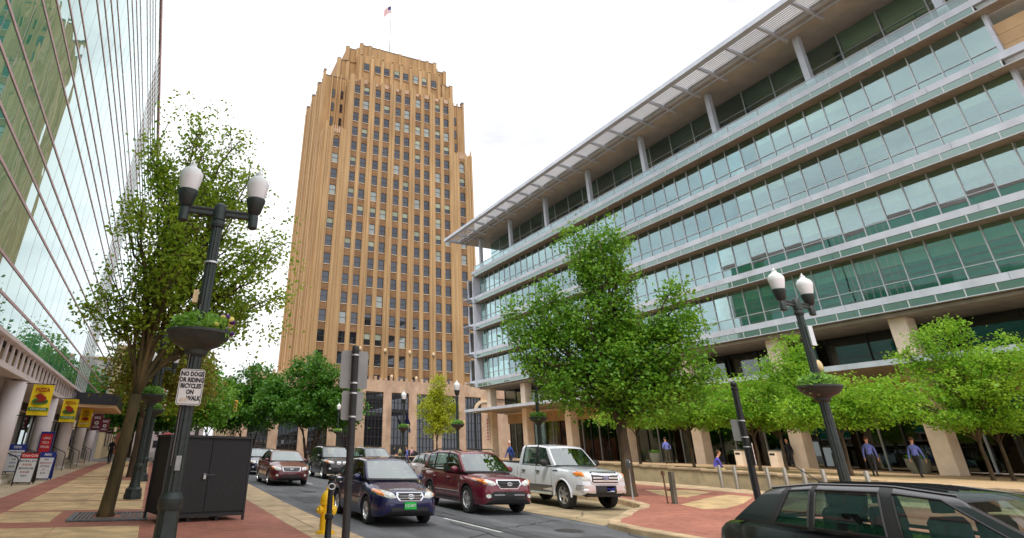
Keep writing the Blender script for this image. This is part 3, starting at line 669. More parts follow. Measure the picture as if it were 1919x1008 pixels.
panes.sort(key=lambda p: -seen(p))
pm_cache = {}
for p in panes[:300]:
    key = (round(p[1]-p[0], 3), round(p[3]-p[2], 3))
    if key not in pm_cache: b = MB(); b.box(-.01, .01, -key[0]/2+.012, key[0]/2-.012, -key[1]/2+.012, key[1]/2-.012); pm_cache[key] = b.mesh('glass_pane', lglass)
    link(pm_cache[key], 'glass_pane', lb, True, (XL, (p[0]+p[1])/2, (p[2]+p[3])/2))
b = MB()
for p in panes[300:]: b.box(XL-.01, XL+.01, p[0]+.012, p[1]-.012, p[2]+.012, p[3]-.012)
tag(b.build('glass_panes', lglass, lb, True), kind='stuff')
for z in zs: lbox('horizontal_mullion', XL-.02, XL+.034, -6, YS1+26, z-.045, z+.045, lmull)
b = MB()
for y_ in ysl: b.box(XL-.02, XL+.013, y_-.009, y_+.009, Z0, zs[-1])
b.build('vertical_joint', lmull, lb, True)
lbox('core', -30, XL-.06, -6, YS1+26, Z0-.2, ZT-.3, dark_m); lbox('roof_parapet', XL-.4, XL+.1, -6, YS1+26, zs[-1], zs[-1]+.5, lmull)
# bay of vertical white fins, then more glass
b = MB()
for y_ in np.arange(YS1+.1, YS1+7, .9): b.box(XL-.05, XL+.03, y_-.06, y_+.06, Z0, zs[-1])
b.build('fin_screen', white_p, lb, True)
for i in range(len(zs)-1): lbox('glass_strip', XL-.02, XL, YS1, YS1+7, zs[i]+.02, zs[i+1]-.02, lglass)
for i in range(0, len(zs)-1, 2): lbox('glass_strip', XL-.02, XL, YS1+7.2, YS1+26, zs[i]+.02, zs[i+2 if i+2 < len(zs) else -1]-.02, lglass)
# band of slanted fins above the columns
fin = MB(); fin.box(-.02, .06, -.08, .08, 0, .86); fin_m = fin.mesh('fin', white_p)
for k in range(62): link(fin_m, 'fin', lb, True, (XL+.05, -2+k*1.0, 4.1))
lbox('beam', XL-.25, XL+.3, -6, YS1+26, 3.92, 4.1, white_p); lbox('beam', XL-.2, XL+.25, -6, YS1+26, 4.9-.02, 4.97+.03, white_p); lbox('fin_backing', XL-.5, XL-.4, -6, YS1+26, 4.1, 4.9, mat('beige_backing', srgb(196, 180, 150), .8))
lbox('arcade_ceiling', -9, XL-.25, -6, YS1+26, 3.95, 4.05, white_p)
LCOL = [9.5, 18.5, 27.5, 36.5, 45.5, 54.5, 63.5]
for y_ in LCOL:
    b = MB(); b.smooth = True; b.lathe([(.40, 0), (.40, 3.5)], 24, (-5.35, y_, .35)); b.smooth = False; b.lathe([(.46, 0), (.46, .14)], 24, (-5.35, y_, .3)); b.build('round_column', white_p, lb, True)
# raised entrance terrace, steps, shopfronts
step_m = mat('terrace_concrete', srgb(176, 168, 146), .85, var=.12, scale=1.5)
for k in range(3): lbox('step', -8.6, -4.95-.3*k, -6, 66, .0, .13+.27+.15*(k-1)+gz(35), step_m)
shop_g = glass_mat('shop_glass', (.5, .56, .55), (.8, .9, .9), .12, .8, tilt=.02)
sp_ = yz_pane(1.7, 2.5, shop_g, 'shop_pane')
for k in range(38):
    y_ = 1+k*1.75; link(sp_, 'shop_pane', lb, True, (-7.6, y_, .9)); lbox('shop_mullion', -7.66, -7.54, y_-.9, y_-.84, .6, 3.95, tframe if k % 4 else white_p)
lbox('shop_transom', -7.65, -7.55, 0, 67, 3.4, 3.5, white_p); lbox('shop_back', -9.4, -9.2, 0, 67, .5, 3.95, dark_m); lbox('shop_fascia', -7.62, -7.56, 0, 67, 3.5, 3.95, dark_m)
for k in range(14):
    y_ = 4+k*4.4; b = MB(); b.box(-8.9, -8.4, y_, y_+1.3, .6, 1.5+.5*(k % 3)); b.build('shop_display', (tan_pan, white_p, stone_c)[k % 3], lb, True)
# black marquee over the pavement
b = MB(); b.box(-5.0, -2.55, 43.5, 51.5, 4.05, 4.72); b.mi = 1; b.box(-4.98, -2.6, 43.55, 51.45, 3.86, 4.05); b.build('marquee', [mat('black_cladding', (.02, .018, .03), .35), tan_pan], lb, True)
lbox('end_wall', -7.5, -5.2, 70.4, 70.8, 0, 28, white_p)

# ------------------------------------------------------------------ far buildings
def far_block(label, x0, x1, y0, y1, h, m, floors, cols, face='front'):
    t = thing('town_building', label, 'building', ((x0+x1)/2, y0, .4)); b = MB(); b.box(x0, x1, y0, y1, -.1, h); b.build('wall', m, t, True)
    b = MB(); b.box(x0-.3, x1+.3, y0-.3, y1, h, h+.5); b.build('cornice', lime, t, True)
    b = MB(); b.box(-.55, .55, -.06, .06, 0, 1.8); fm = b.mesh('window', tframe); b = MB(); b.box(-.45, .45, -.08, .02, .1, 1.7); pmm = b.mesh('pane', tpane)
    b = MB(); b.box(-.06, .06, -.55, .55, 0, 1.8); fm2 = b.mesh('window', tframe); b = MB(); b.box(-.08, .08, -.45, .45, .1, 1.7); pm2 = b.mesh('pane', tpane)
    for f in range(floors):
        for c in range(cols):
            o = link(fm, 'window', t, True, (x0+(c+.5)*(x1-x0)/cols, y0, 1.6+f*(h-1)/floors)); link(pmm, 'pane', o)
        for c in range(cols):
            for xs_ in (x0, x1): o = link(fm2, 'window', t, True, (xs_, y0+(c+.5)*(y1-y0)/cols, 1.6+f*(h-1)/floors)); link(pm2, 'pane', o)
cream = mat('cream_render', srgb(220, 196, 156), .85, var=.08, scale=.4); rbr = mat('far_red_brick', srgb(176, 112, 84), .85, var=.1, scale=.5); gry = mat('far_grey_render', srgb(170, 160, 158), .85, var=.08, scale=.4)
far_block('cream corner building up the street behind the trees', -18, -5.5, 84, 110, 13, cream, 3, 5)
far_block('red brick building beyond the cream corner building', -20, -5.2, 114, 140, 16, rbr, 4, 5)
far_block('grey five floor building beyond the red brick one', -16, -4.8, 144, 175, 19, gry, 5, 5)
far_block('wide tan building closing the view behind the leafy trees', 14.6, 30, 146, 175, 15, cream, 5, 6)
far_block('wide grey building closing the far end of the road', -15, 13, 186, 205, 24, gry, 7, 8)
# ------------------------------------------------------------------ trees
bark = mat('bark', srgb(96, 78, 58), .9, var=.25, scale=8, bump=.6, bscale=30, stretch=(1, 1, .25), col2=srgb(58, 48, 36))
bark_moss = mat('mossy_bark', srgb(104, 86, 52), .9, scale=5, bump=.6, bscale=30, stretch=(1, 1, .25), col2=srgb(54, 50, 28))
def bez(a, c, b, n):
    return [a*(1-t)**2+c*2*t*(1-t)+b*t*t for t in [i/n for i in range(n+1)]]
def make_tree(label, base, trunk_h, r0, lobes, leaf, n_leaf, lm, seed, limbs_per=3, twigs=8, clump=.34, group=None, stems=1, lean=(0, 0), bk=None, name='street_tree', hollow=.55, droop=0., cat='tree', flat=1.):
    """lobes: list of (dx, dy, z, rx, rz, share): ellipsoids, relative to the base, that the limbs grow into"""
    g = random.Random(seed); rs = np.random.RandomState(seed)
    t = thing(name, label, cat, base, 0, group); bk = bk or bark
    mb = MB(); mb.smooth = True; tips = []
    forks = []
    for s in range(stems):
        a = 2*math.pi*s/stems+g.random(); off = Vector((math.cos(a), math.sin(a), 0))*(.0 if stems == 1 else r0*1.4)
        top = Vector((lean[0], lean[1], trunk_h))+off*(1 if stems == 1 else 4); b0 = off+Vector((0, 0, -.1))
        p = [b0, b0+Vector((0, 0, .22))]+[b0.lerp(top, q)+Vector((g.uniform(-1, 1), g.uniform(-1, 1), 0))*r0*.25 for q in (.3, .55, .8)]+[top]
        mb.tube(p, [r0*1.55, r0*1.12, r0, r0*.93, r0*.88, r0*.85], 10); forks.append((p, top))
    tot = sum(l[5] for l in lobes)
    for (dx, dy, z, rx, rz, sh) in lobes:
        C_ = Vector((dx, dy, z)); nl = max(2, int(limbs_per*sh/tot*len(lobes)+.5))
        path, top = min(forks, key=lambda f: (f[1].xy-C_.xy).length)
        st = top+Vector((0, 0, -g.uniform(0, .25)*trunk_h*.4)); rl = r0*.48*min(1, (sh/tot*len(lobes))**.4)
        hub = st.lerp(C_, .55)+Vector((g.uniform(-.1, .1), g.uniform(-.1, .1), .05*(C_-st).length))
        hub.x = st.x+(hub.x-st.x)*.9; hub.y = st.y+(hub.y-st.y)*.9
        m0 = bez(st, st+Vector((0, 0, (hub.z-st.z)*.45))+(hub-st)*.25, hub, 5); mb.tube(m0, [rl*(1-.45*i/5) for i in range(6)], 7)
        for k in range(nl):
            ph = g.uniform(0, 6.283); ct = g.uniform(-.35, .98); rr = g.uniform(.6, .98); sn = math.sqrt(1-ct*ct)
            e = C_+Vector((rx*sn*math.cos(ph)*rr, rx*sn*math.sin(ph)*rr, rz*ct*rr))
            s0 = m0[g.randint(2, 5)]; cp = s0.lerp(e, .5)+Vector((0, 0, .12*(e-s0).length)); br = bez(s0, cp, e, 6)
            br = [q+Vector((g.uniform(-1, 1), g.uniform(-1, 1), g.uniform(-1, 1)))*.04*(e-s0).length for q in br]; br[0] = s0
            mb.tube(br, [rl*.45*(1-.85*i/6)+.008 for i in range(7)], 5); tips.append(e)
            for q in range(twigs):
                u = g.uniform(.25, 1); i0 = min(5, int(u*6)); s1 = br[i0].lerp(br[i0+1], u*6-i0)
                d = Vector((g.gauss(0, 1), g.gauss(0, 1), g.gauss(.25, .7)-droop)).normalized()*g.uniform(.35, .8)*rx*.5; e1 = s1+d
                dd = e1-C_; qn = math.sqrt((dd.x/rx)**2+(dd.y/rx)**2+(dd.z/rz)**2)
                if qn > 1.12: e1 = C_+dd/qn*1.08
                mb.tube([s1, s1.lerp(e1, .5)+Vector((0, 0, .05*rx*.4)), e1], [.016+r0*.03, .011+r0*.015, .005], 4, False)
                tips += [e1, s1.lerp(e1, .6)]
    # extra leaf clumps spread through the shell of each lobe so the crown closes up
    for (dx, dy, z, rx, rz, sh) in lobes:
        for k in range(int(hollow*60*sh)):
            v = Vector((g.gauss(0, 1), g.gauss(0, 1), g.gauss(0, 1))).normalized()*g.uniform(.55, 1.0)
            tips.append(Vector((dx+v.x*rx, dy+v.y*rx, z+v.z*rz)))
    mb.build('trunk', bk, t)
    T = np.array([tuple(p) for p in tips]); wts = rs.uniform(.25, 1.6, len(T)); wts /= wts.sum()
    idx = rs.choice(len(T), n_leaf, p=wts); P = T[idx]+rs.normal(0, 1, (n_leaf, 3))*np.array([clump, clump, clump*.75*flat])
    P[:, 2] = np.maximum(P[:, 2], trunk_h*.62)
    # random leaf frames, blades tilted mostly outwards and upwards
    nrm = rs.normal(0, 1, (n_leaf, 3)); nrm[:, 2] = np.abs(nrm[:, 2])+.35; nrm /= np.linalg.norm(nrm, axis=1)[:, None]
    ax = rs.normal(0, 1, (n_leaf, 3)); ax -= nrm*(ax*nrm).sum(1)[:, None]; ax /= np.linalg.norm(ax, axis=1)[:, None]; bx = np.cross(nrm, ax)
    s = leaf*rs.uniform(.6, 1.25, n_leaf)[:, None]
    v = np.empty((n_leaf, 4, 3)); v[:, 0] = P-ax*s*.5; v[:, 1] = P+bx*s*.36+nrm*s*.1; v[:, 2] = P+ax*s*.55; v[:, 3] = P-bx*s*.36+nrm*s*.1
    me = bpy.data.meshes.new('crown'); n4 = n_leaf*4
    me.vertices.add(n4); me.vertices.foreach_set('co', v.reshape(-1).astype(np.float32))
    me.loops.add(n4); me.loops.foreach_set('vertex_index', np.arange(n4, dtype=np.int32))
    me.polygons.add(n_leaf); me.polygons.foreach_set('loop_start', np.arange(0, n4, 4, dtype=np.int32))
    me.update(); me.validate(); me.materials.append(lm); link(me, 'crown', t); return t
lf_olive = leaf_mat('olive_leaf', srgb(86, 132, 32), srgb(176, 198, 66), .48)
lf_green = leaf_mat('green_leaf', srgb(52, 112, 28), srgb(138, 184, 60), .38)
lf_dark = leaf_mat('dark_leaf', srgb(34, 86, 26), srgb(98, 150, 46), .36)
lf_lime = leaf_mat('lime_leaf', srgb(84, 150, 34), srgb(166, 206, 70), .48)
lf_yel = leaf_mat('yellow_green_leaf', srgb(116, 140, 24), srgb(200, 206, 60), .42)
lf_mixed = leaf_mat('autumn_leaf', srgb(84, 100, 30), srgb(166, 156, 66))
zL = zleft(17)
make_tree('tall thin-leaved tree beside the black cabinet, in a pavement grate', (-.72, 16.95, zL), 2.7, .155,
          [(-.15, .3, 10.3, 1.0, 1.7, .9), (1.0, .2, 10.2, .95, 1.6, .8), (1.95, 0, 8.4, .9, 1.5, .8), (.3, .3, 8.6, 1.25, 2.2, 1.1), (-.55, 0, 7.5, 1.1, 2.2, .8), (1.7, .2, 7.4, 1.3, 2.3, 1.1), (2.9, -.2, 6.2, 1.25, 1.9, 1), (.7, -.7, 6.2, 1.4, 2.4, 1), (.8, .9, 6.6, 1.5, 2.6, 1), (-.75, .3, 5.0, 1.0, 1.5, .8), (1.7, .3, 4.4, 1.3, 1.1, .7), (3.1, 0, 4.9, 1.0, 1.2, .7)],
          .12, 25000, lf_olive, 11, 7, 9, .2, lean=(.12, .1), bk=bark_moss, hollow=.45)
zR = zright(17.7, 20.2)
make_tree('dense dark green tree on the kerb corner beside the white pickup', (17.75, 20.25, zR), 2.5, .24,
          [(0, 0, 8.3, 1.55, 3.0, 1.2), (.5, -.5, 10.5, .85, 1.4, .5), (-.7, .7, 10.3, .9, 1.6, .5), (-1.7, 1.6, 7.3, 1.35, 1.9, 1), (-2.7, 2.4, 6.9, .95, 2.0, .7), (-1.9, 1.7, 5.2, 1.9, 1.6, 1), (-1.2, 1.1, 3.9, 1.8, .9, .7), (1.3, -1.15, 3.6, 1.5, .8, .7), (1.0, -.9, 5.6, 1.35, 1.6, .9), (2.3, -2.05, 6.9, .72, 2.0, .8), (2.15, -1.95, 4.7, 1.15, 1.4, 1), (.2, -.3, 4.7, 1.9, 1.6, 1.2), (-.3, .5, 6.5, 1.9, 2.0, 1.2), (.6, -.6, 3.3, 1.6, .7, .5)],
          .17, 36000, lf_green, 21, 6, 8, .24, hollow=.9)
far_lab = ['spreading dark green multi-stemmed tree in front of the tower base', 'dark green tree beside the traffic signal up the street', 'bushy tree leaning over the far pavement', 'broad green tree over the parked cars up the street']
make_tree(far_lab[0], (16.6, 70, gz(70)), 2.6, .16, [(0, 0, 8.8, 3.6, 3.2, 1.2), (-2.8, .5, 7.4, 2.9, 2.8, 1), (2.8, 0, 7.6, 2.9, 2.9, 1), (.5, -1.8, 6.0, 3.6, 2.4, 1), (4.2, -.5, 6.0, 2.2, 2.2, .8), (-4.4, 0, 6.0, 2.4, 2.4, .9), (2.5, -2, 4.9, 2.6, 1.3, .7), (-2.5, -2, 4.9, 2.6, 1.3, .7)], .36, 24000, lf_dark, 31, 5, 7, .42, stems=4, hollow=1)
make_tree(far_lab[3], (10.6, 77, gz(77)), 2.6, .16, [(0, 0, 8.4, 3.6, 3.2, 1.2), (-3.2, .3, 6.6, 3.0, 2.8, 1), (2.6, 0, 7.0, 2.8, 2.6, 1), (0, -1.8, 5.4, 3.8, 2.2, 1), (-4.5, 0, 5.0, 2.4, 1.8, .8)], .38, 19000, lf_dark, 32, 5, 7, .45, stems=3, hollow=1)
make_tree(far_lab[1], (3.2, 84, gz(84)+.1), 2.6, .2, [(0, 0, 8.4, 4.0, 3.8, 1.2), (-3, .3, 6.8, 3.0, 3.0, 1), (3.4, 0, 6.8, 3.2, 3.0, 1), (0, -1.8, 5.2, 4.2, 2.2, 1), (5.4, 0, 5.6, 2.4, 2.2, .8)], .42, 18000, lf_dark, 33, 5, 7, .5, hollow=1)
make_tree('leafy olive tree between the two far lamp posts on the left pavement', (-.75, 35.3, zleft(35)), 2.8, .16, [(0, 0, 6.8, 2.0, 2.6, 1.2), (-1.2, .3, 5.2, 1.6, 1.6, 1), (1.6, 0, 5.6, 1.9, 2.0, 1), (2.2, -.4, 4.6, 1.5, 1.3, 1)], .2, 9000, lf_mixed, 34, 5, 7, .34, hollow=.8)
make_tree('leafy tree shading the marquee on the left pavement', (-.8, 53.5, zleft(53)), 2.8, .17, [(0, 0, 7.0, 2.6, 3.0, 1.2), (2.2, 0, 5.6, 2.2, 2.2, 1), (-1.4, 0, 5.4, 1.7, 1.8, .8)], .28, 8000, lf_olive, 35, 5, 7, .42, hollow=1)
make_tree(far_lab[2], (2.4, 66, zleft(66)), 2.7, .18, [(0, 0, 7.2, 3.2, 3.0, 1.2), (2.8, 0, 6.0, 2.9, 2.4, 1), (-2, 0, 5.4, 2.2, 2.0, .8), (1.6, -.5, 4.4, 2.8, 1.3, .8)], .34, 13000, lf_green, 36, 5, 7, .45, hollow=1)
for i, (x, y, s) in enumerate(((-2.6, 92, 1.1), (1.4, 110, 1.3), (9.5, 126, 1.4), (-1.6, 72, .8))):
    make_tree(('round tree near the cream corner building', 'round tree in front of the red brick building', 'round tree standing far down the road', 'low round tree past the marquee end of the pavement')[i], (x, y, gz(y)), 2.8, .2, [(0, 0, 7*s, 3.4*s, 3.2*s, 1.2), (2.4*s, 0, 5.6*s, 2.4*s, 2.0*s, 1), (-2.4*s, 0, 5.6*s, 2.4*s, 2*s, 1)], .5, 6000, lf_dark, 40+i, 5, 6, .6, hollow=1)
make_tree('small yellow green tree standing before the tower entrance', (37.6, 81, gz(81)), 2.4, .13, [(.3, 0, 9.6, 1.3, 2.4, 1), (-1.2, 0, 7.0, 1.9, 2.0, 1), (1.6, 0, 6.6, 1.9, 2.2, 1), (0, -.6, 5.0, 2.8, 1.7, 1)], .3, 8000, lf_yel, 51, 5, 7, .38, hollow=.7)
# plaza trees: feathery layered honey locusts
LOC = [(37.9, 18.0, 'wide feathery lime tree on the plaza nearest the street corner', [(-.8, -1.2, 4.9, 2.5, .9, 1), (.2, .3, 6.0, 2.3, .9, 1), (.7, -2.0, 3.9, 2.6, .8, 1), (-2.6, 1.6, 4.0, 2.0, .7, 1), (-.6, -.2, 7.0, 1.4, .7, .6), (-1.2, -3.0, 5.6, 1.8, .8, .8), (-3.4, 3.2, 3.2, 1.5, .55, .6)]),
       (39.4, 17.9, 'thin stemmed lime tree close beside the widest plaza tree', [(0, .5, 4.3, 2.0, .8, 1), (.6, -1.0, 5.6, 1.6, .7, 1)]),
       (32.5, 21.1, 'feathery lime tree beside two walking people in blue shirts', [(0, 0, 4.2, 2.2, .75, 1), (-1.4, 1.6, 5.4, 1.5, .6, .8), (1.4, -1.6, 3.5, 2.1, .65, 1), (-1.0, 1.0, 3.2, 2.2, .7, 1), (-.6, .8, 6.6, 1.2, .5, .5)]),
       (35.3, 26.6, 'feathery lime tree between the stone column and the lamp post', [(0, 0, 4.2, 2.6, .8, 1), (-1.2, 2, 3.6, 2.2, .7, 1), (1.0, -1.2, 5.0, 1.8, .7, .8)]),
       (31.1, 25.0, 'feathery lime tree behind the tall black sign post', [(0, 0, 3.7, 2.2, .75, 1), (-1.2, 1.6, 3.1, 2.0, .6, 1), (1.2, -1.4, 3.2, 2.0, .6, 1), (0, .3, 4.6, 1.5, .55, .7)]),
       (29.5, 28.0, 'feathery lime tree behind the seated person', [(0, 0, 3.6, 2.1, .75, 1), (-1.2, 1.5, 3.1, 1.8, .6, 1), (.9, -1.4, 3.1, 1.8, .6, .9), (.4, -.2, 4.5, 1.3, .5, .6)]),
       (28.2, 30.9, 'slender lime tree behind the kerb corner tree', [(0, 0, 3.9, 1.8, .8, 1), (1.0, -1.2, 3.2, 1.6, .6, 1)])]
for i, (x, y, lab, lobes) in enumerate(LOC):
    make_tree(lab, (x, y, zplaza(y)), 1.75, .085, [(a, b_, c_*.96, d*1.05, e*1.35, f_) for a, b_, c_, d, e, f_ in lobes]+[(-1.0, .8, 2.75, 1.7, .5, .6), (.9, -.9, 2.7, 1.6, .5, .6)], .15, 2300*len(lobes)+2600, lf_lime, 60+i, 5, 9, .2, bk=bark, name='plaza_tree', hollow=.9, flat=.8, droop=.2, group=None)
# tree grate
gr = thing('tree_grate', 'grey slotted iron grate round the thin-leaved tree', 'grate', (-.66, 16.75, zL))
iron = mat('cast_iron', (.13, .14, .14), .6, .3, var=.2, scale=10)
b = MB()
for k in range(18):
    x = -.7+k*.082
    if -.36 < x-.0 < .24: b.box(x, x+.05, -.8, -.28, .006, .026); b.box(x, x+.05, .5, .85, .006, .026)
    else: b.box(x, x+.05, -.8, .85, .006, .026)
b.build('bars', iron, gr); b = MB(); b.box(-.76, .8, -.88, -.8, .004, .03); b.box(-.76, .8, .85, .93, .004, .03); b.box(-.78, -.7, -.8, .85, .004, .03); b.box(.78, .86, -.8, .85, .004, .03); b.build('frame', iron, gr)

# ------------------------------------------------------------------ lamp posts
lampg = mat('lamp_green_black', srgb(52, 60, 58), .45, .3, var=.12, scale=12, bump=.1, bscale=60)
globe_m = mat('frosted_globe', (.86, .88, .90), .25, var=.02); clear_m = mat('globe_cap', (.78, .80, .80), .2, var=.03)
basin_m = mat('planter_bronze', srgb(58, 66, 62), .6, .1, var=.15, scale=8)
band_steel = mat('steel_band', (.62, .63, .64), .35, .7, var=.05); petals = [mat('petal_yellow', srgb(240, 226, 120), .7), mat('petal_white', (.82, .8, .78), .7), mat('petal_purple', srgb(88, 30, 120), .7), mat('petal_pink', srgb(226, 60, 110), .7)]
planting = leaf_mat('planting_leaf', srgb(60, 120, 30), srgb(150, 196, 70))
def globe_on(root, x, y, z, s=1.):
    b = MB(); b.smooth = False; b.lathe([(.045*s, -.42*s), (.075*s, -.40*s), (.075*s, -.2*s), (.06*s, -.18*s), (.10*s, -.14*s), (.135*s, .0), (.15*s, .05*s), (.15*s, .09*s)], 16, (x, y, z)); o = b.build('lamp_holder', lampg, root, auto=40)
    b = MB(); b.lathe([(.125*s, .09*s), (.15*s, .18*s), (.172*s, .30*s), (.18*s, .36*s), (.165*s, .405*s)], 20, (x, y, z)); b.build('globe', globe_m, root, auto=60)
    b = MB(); b.lathe([(.168*s, .40*s), (.14*s, .45*s), (.085*s, .49*s), (.06*s, .51*s), (.055*s, .54*s), (.06*s, .555*s), (.02*s, .58*s), (.012*s, .63*s)], 16, (x, y, z)); b.build('globe_cap', clear_m, root, auto=60)
def lamp_post(label, loc, rz=0, twin=True, basin=True, flowers=(0, 1, 2), seed=0, group=None, cam=True):
    t = thing('lamp_post', label, 'street lamp', loc, rz, group); g = random.Random(seed)
    b = MB(); b.lathe([(.26, 0), (.26, .12), (.24, .16), (.24, .28), (.17, .34), (.138, .5), (.128, .8)], 10); b.lathe([(.14, .80), (.148, .82), (.148, .93), (.13, .96), (.11, 1.0)], 20); b.build('base', lampg, t, auto=30)
    b = MB(); b.lathe([(.105, 1.0), (.093, 2.75), (.078, 4.65)], 24, flute=.9); b.lathe([(.10, 4.62), (.11, 4.66), (.10, 4.72), (.085, 4.74)], 16); b.build('pole', lampg, t, auto=20)
    if basin:
        b = MB(); b.lathe([(.11, 2.68), (.15, 2.71), (.16, 2.76), (.20, 2.79), (.33, 2.85), (.405, 2.92), (.425, 2.97), (.445, 2.985), (.445, 3.02), (.40, 3.03), (.36, 3.0)], 28); o = b.build('flower_basin', basin_m, t, auto=35)
        b = MB()
        for k in range(520):
            a = g.uniform(0, 6.283); r = g.uniform(.12, .40); p = Vector((r*math.cos(a), r*math.sin(a), 3.03+g.uniform(0, .26)*(1.25-1.5*r))); q = Vector((g.gauss(0, 1), g.gauss(0, 1), g.gauss(.3, .6))).normalized()*.062; w = q.orthogonal().normalized()*.026
            b.add([p-q*.6, p+w, p+q, p-w], [(0, 1, 2, 3)])
        for k in range(45):
            a = g.choice((.1, 3.0, 5.9))+g.gauss(0, .25); r = .40+g.uniform(0, .07); p = Vector((r*math.cos(a), r*math.sin(a), 3.0-g.uniform(-.08, .2))); q = Vector((g.gauss(0, 1), g.gauss(0, 1), g.gauss(-.4, .6))).normalized()*.05; w = q.orthogonal().normalized()*.02
            b.add([p-q*.6, p+w, p+q, p-w], [(0, 1, 2, 3)])
        tag(b.build('planting', planting, o), kind='stuff')
        b = MB()
        for k, fi in enumerate(flowers):
            b.mi = k; c0 = g.uniform(-.5, .5)+(0, .15, 6.1)[k % 3]
            for q in range(7):
                a = c0+g.gauss(0, .18); r = g.uniform(.3, .46); b.sphere((r*math.cos(a), r*math.sin(a), 3.09+g.uniform(-.14, .16)), (.048, .048, .036), 6, 4)
        b.build('flowers', [petals[i] for i in flowers], o)
    if twin:
        b = MB()
        for sgn in (-1, 1):
            for zz, r in ((4.83, .03), (4.91, .03)): b.tube([(0, 0, zz), (sgn*.52, 0, zz)], r, 8)
            b.box(min(sgn*.1, sgn*.48), max(sgn*.1, sgn*.48), -.012, .012, 4.83, 4.91)
        b.lathe([(.1, 4.74), (.1, 4.96), (.075, 5.0), (.03, 5.03)], 16); b.build('arm', lampg, t, auto=40)
        for sgn in (-1, 1): globe_on(t, sgn*.52, 0, 5.08)
    else: globe_on(t, 0, 0, 5.0, 1.25)
    return t
l1 = lamp_post('dark twin-globe lamp post with flower basin carrying the no dogs sign', (.35, 8.83, zleft(9)-.02), R(-4), flowers=(0, 1, 2), seed=1)
for z in (4.05, 2.47, 2.2):
    b = MB(); b.lathe([(.104, -.014), (.104, .014)], 20, (0, 0, z)); b.build('steel_band', band_steel, l1)
b = MB(); b.box(-.17, -.10, -.1, .02, 3.42, 3.60); b.build('outlet_box', mat('beige_plastic', srgb(224, 200, 150), .6), l1)
b = MB(); b.bbox(-.02, .05, -.15, -.1, 1.25, 1.42, .008); b.build('outlet_plate', mat('grey_metal', (.4, .42, .42), .45, .4), l1)
b = MB(); b.tube([(-.07, -.1, 1.3), (-.075, -.1, 2.6), (-.05, -.09, 3.4)], .008, 5); b.build('cable', cap_m, l1)
lamp_post('dark lamp post standing behind the mossy tree trunk', (-.27, 21.7, zleft(22)), R(8), flowers=(1, 3), seed=2)
lamp_post('dark lamp post farther up the brick pavement', (-.15, 31.3, zleft(31)), R(3), flowers=(1, 3), seed=3)
l4 = lamp_post('dark twin-globe lamp post with pink flowers in its basin beside the plaza', (13.75, 9.1, zright(13.75, 9)), R(2), flowers=(3, 1, 0), seed=4)
b = MB(); b.box(-.03, .13, -.13, -.09, 3.9, 4.35); b.build('outlet_box', band_steel, l4); b = MB(); b.smooth = True; b.sphere((.09, -.05, 3.45), (.09, .09, .14), 10, 8); b.build('camera_dome', mat('beige_plastic', srgb(224, 200, 150), .6), l4)
lamp_post('lamp post with a green flower basin beside the pickup and dense tree', (17.1, 25.2, zright(17, 25)), R(60), flowers=(0, 1), seed=5)
lamp_post('single-globe lamp post before the tower beside the yellow green tree', (18.2, 45.5, zright(18, 45)), 0, False, flowers=(1, 0), seed=6)
lamp_post('single-globe lamp post beside the dark blue flags', (18.3, 36.2, zright(18, 36)), 0, False, flowers=(1, 0), seed=7)
lamp_post('small single-globe lamp post in front of the multi-stemmed tree', (17.5, 62, zright(17, 58)), 0, False, flowers=(1, 0), seed=8)
# ------------------------------------------------------------------ signs, cabinet, hydrant, posts
sign_w = mat('sign_white', (.74, .73, .70), .5, var=.06, scale=5); sign_k = mat('sign_black', (.012, .012, .014), .6); sign_grey = mat('sign_back_grey', srgb(150, 150, 148), .5, .3, var=.08, scale=3)
def rr(w, h, r, n=5):
    p = []
    for cx_, cy_, a0 in ((w/2-r, h/2-r, 0), (-w/2+r, h/2-r, 90), (-w/2+r, -h/2+r, 180), (w/2-r, -h/2+r, 270)): p += [(cx_+r*math.cos(R(a0+90*i/n)), cy_+r*math.sin(R(a0+90*i/n))) for i in range(n+1)]
    return p
sn = thing('street_sign', 'white sign reading no dogs or riding bicycles on walk', 'sign', (.35, 8.66, 2.37), R(-2))
F0 = frame((0, 0, 0), (1, 0, 0), (0, 0, 1))
b = MB(); b.prism(rr(.32, .46, .035), -.004, .004, F0); b.build('plate', sign_w, sn)
b = MB(); o_, i_ = rr(.30, .44, .03), rr(.288, .428, .025); k = len(o_); b.add([F0 @ Vector((x, y, .0062)) for x, y in o_+i_], [(j, (j+1) % k, k+(j+1) % k, k+j) for j in range(k)])
for j, tx in enumerate(('NO DOGS', 'OR RIDING', 'BICYCLES', 'ON', 'WALK')): text_mb(b, tx, .078, F0 @ Matrix.Translation((0.0 if j < 4 else .055, .165-.077*j, .0062)), .0004, .0042, sx=.80)
b.build('lettering', sign_k, sn)
b = MB(); b.prism([(-.13, -.175), (-.10, -.14), (-.02, -.135), (.0, -.16), (-.03, -.18), (-.1, -.19)], .0055, .0068, F0); b.build('sticker', mat('pale_sticker', srgb(214, 200, 180), .7), sn)
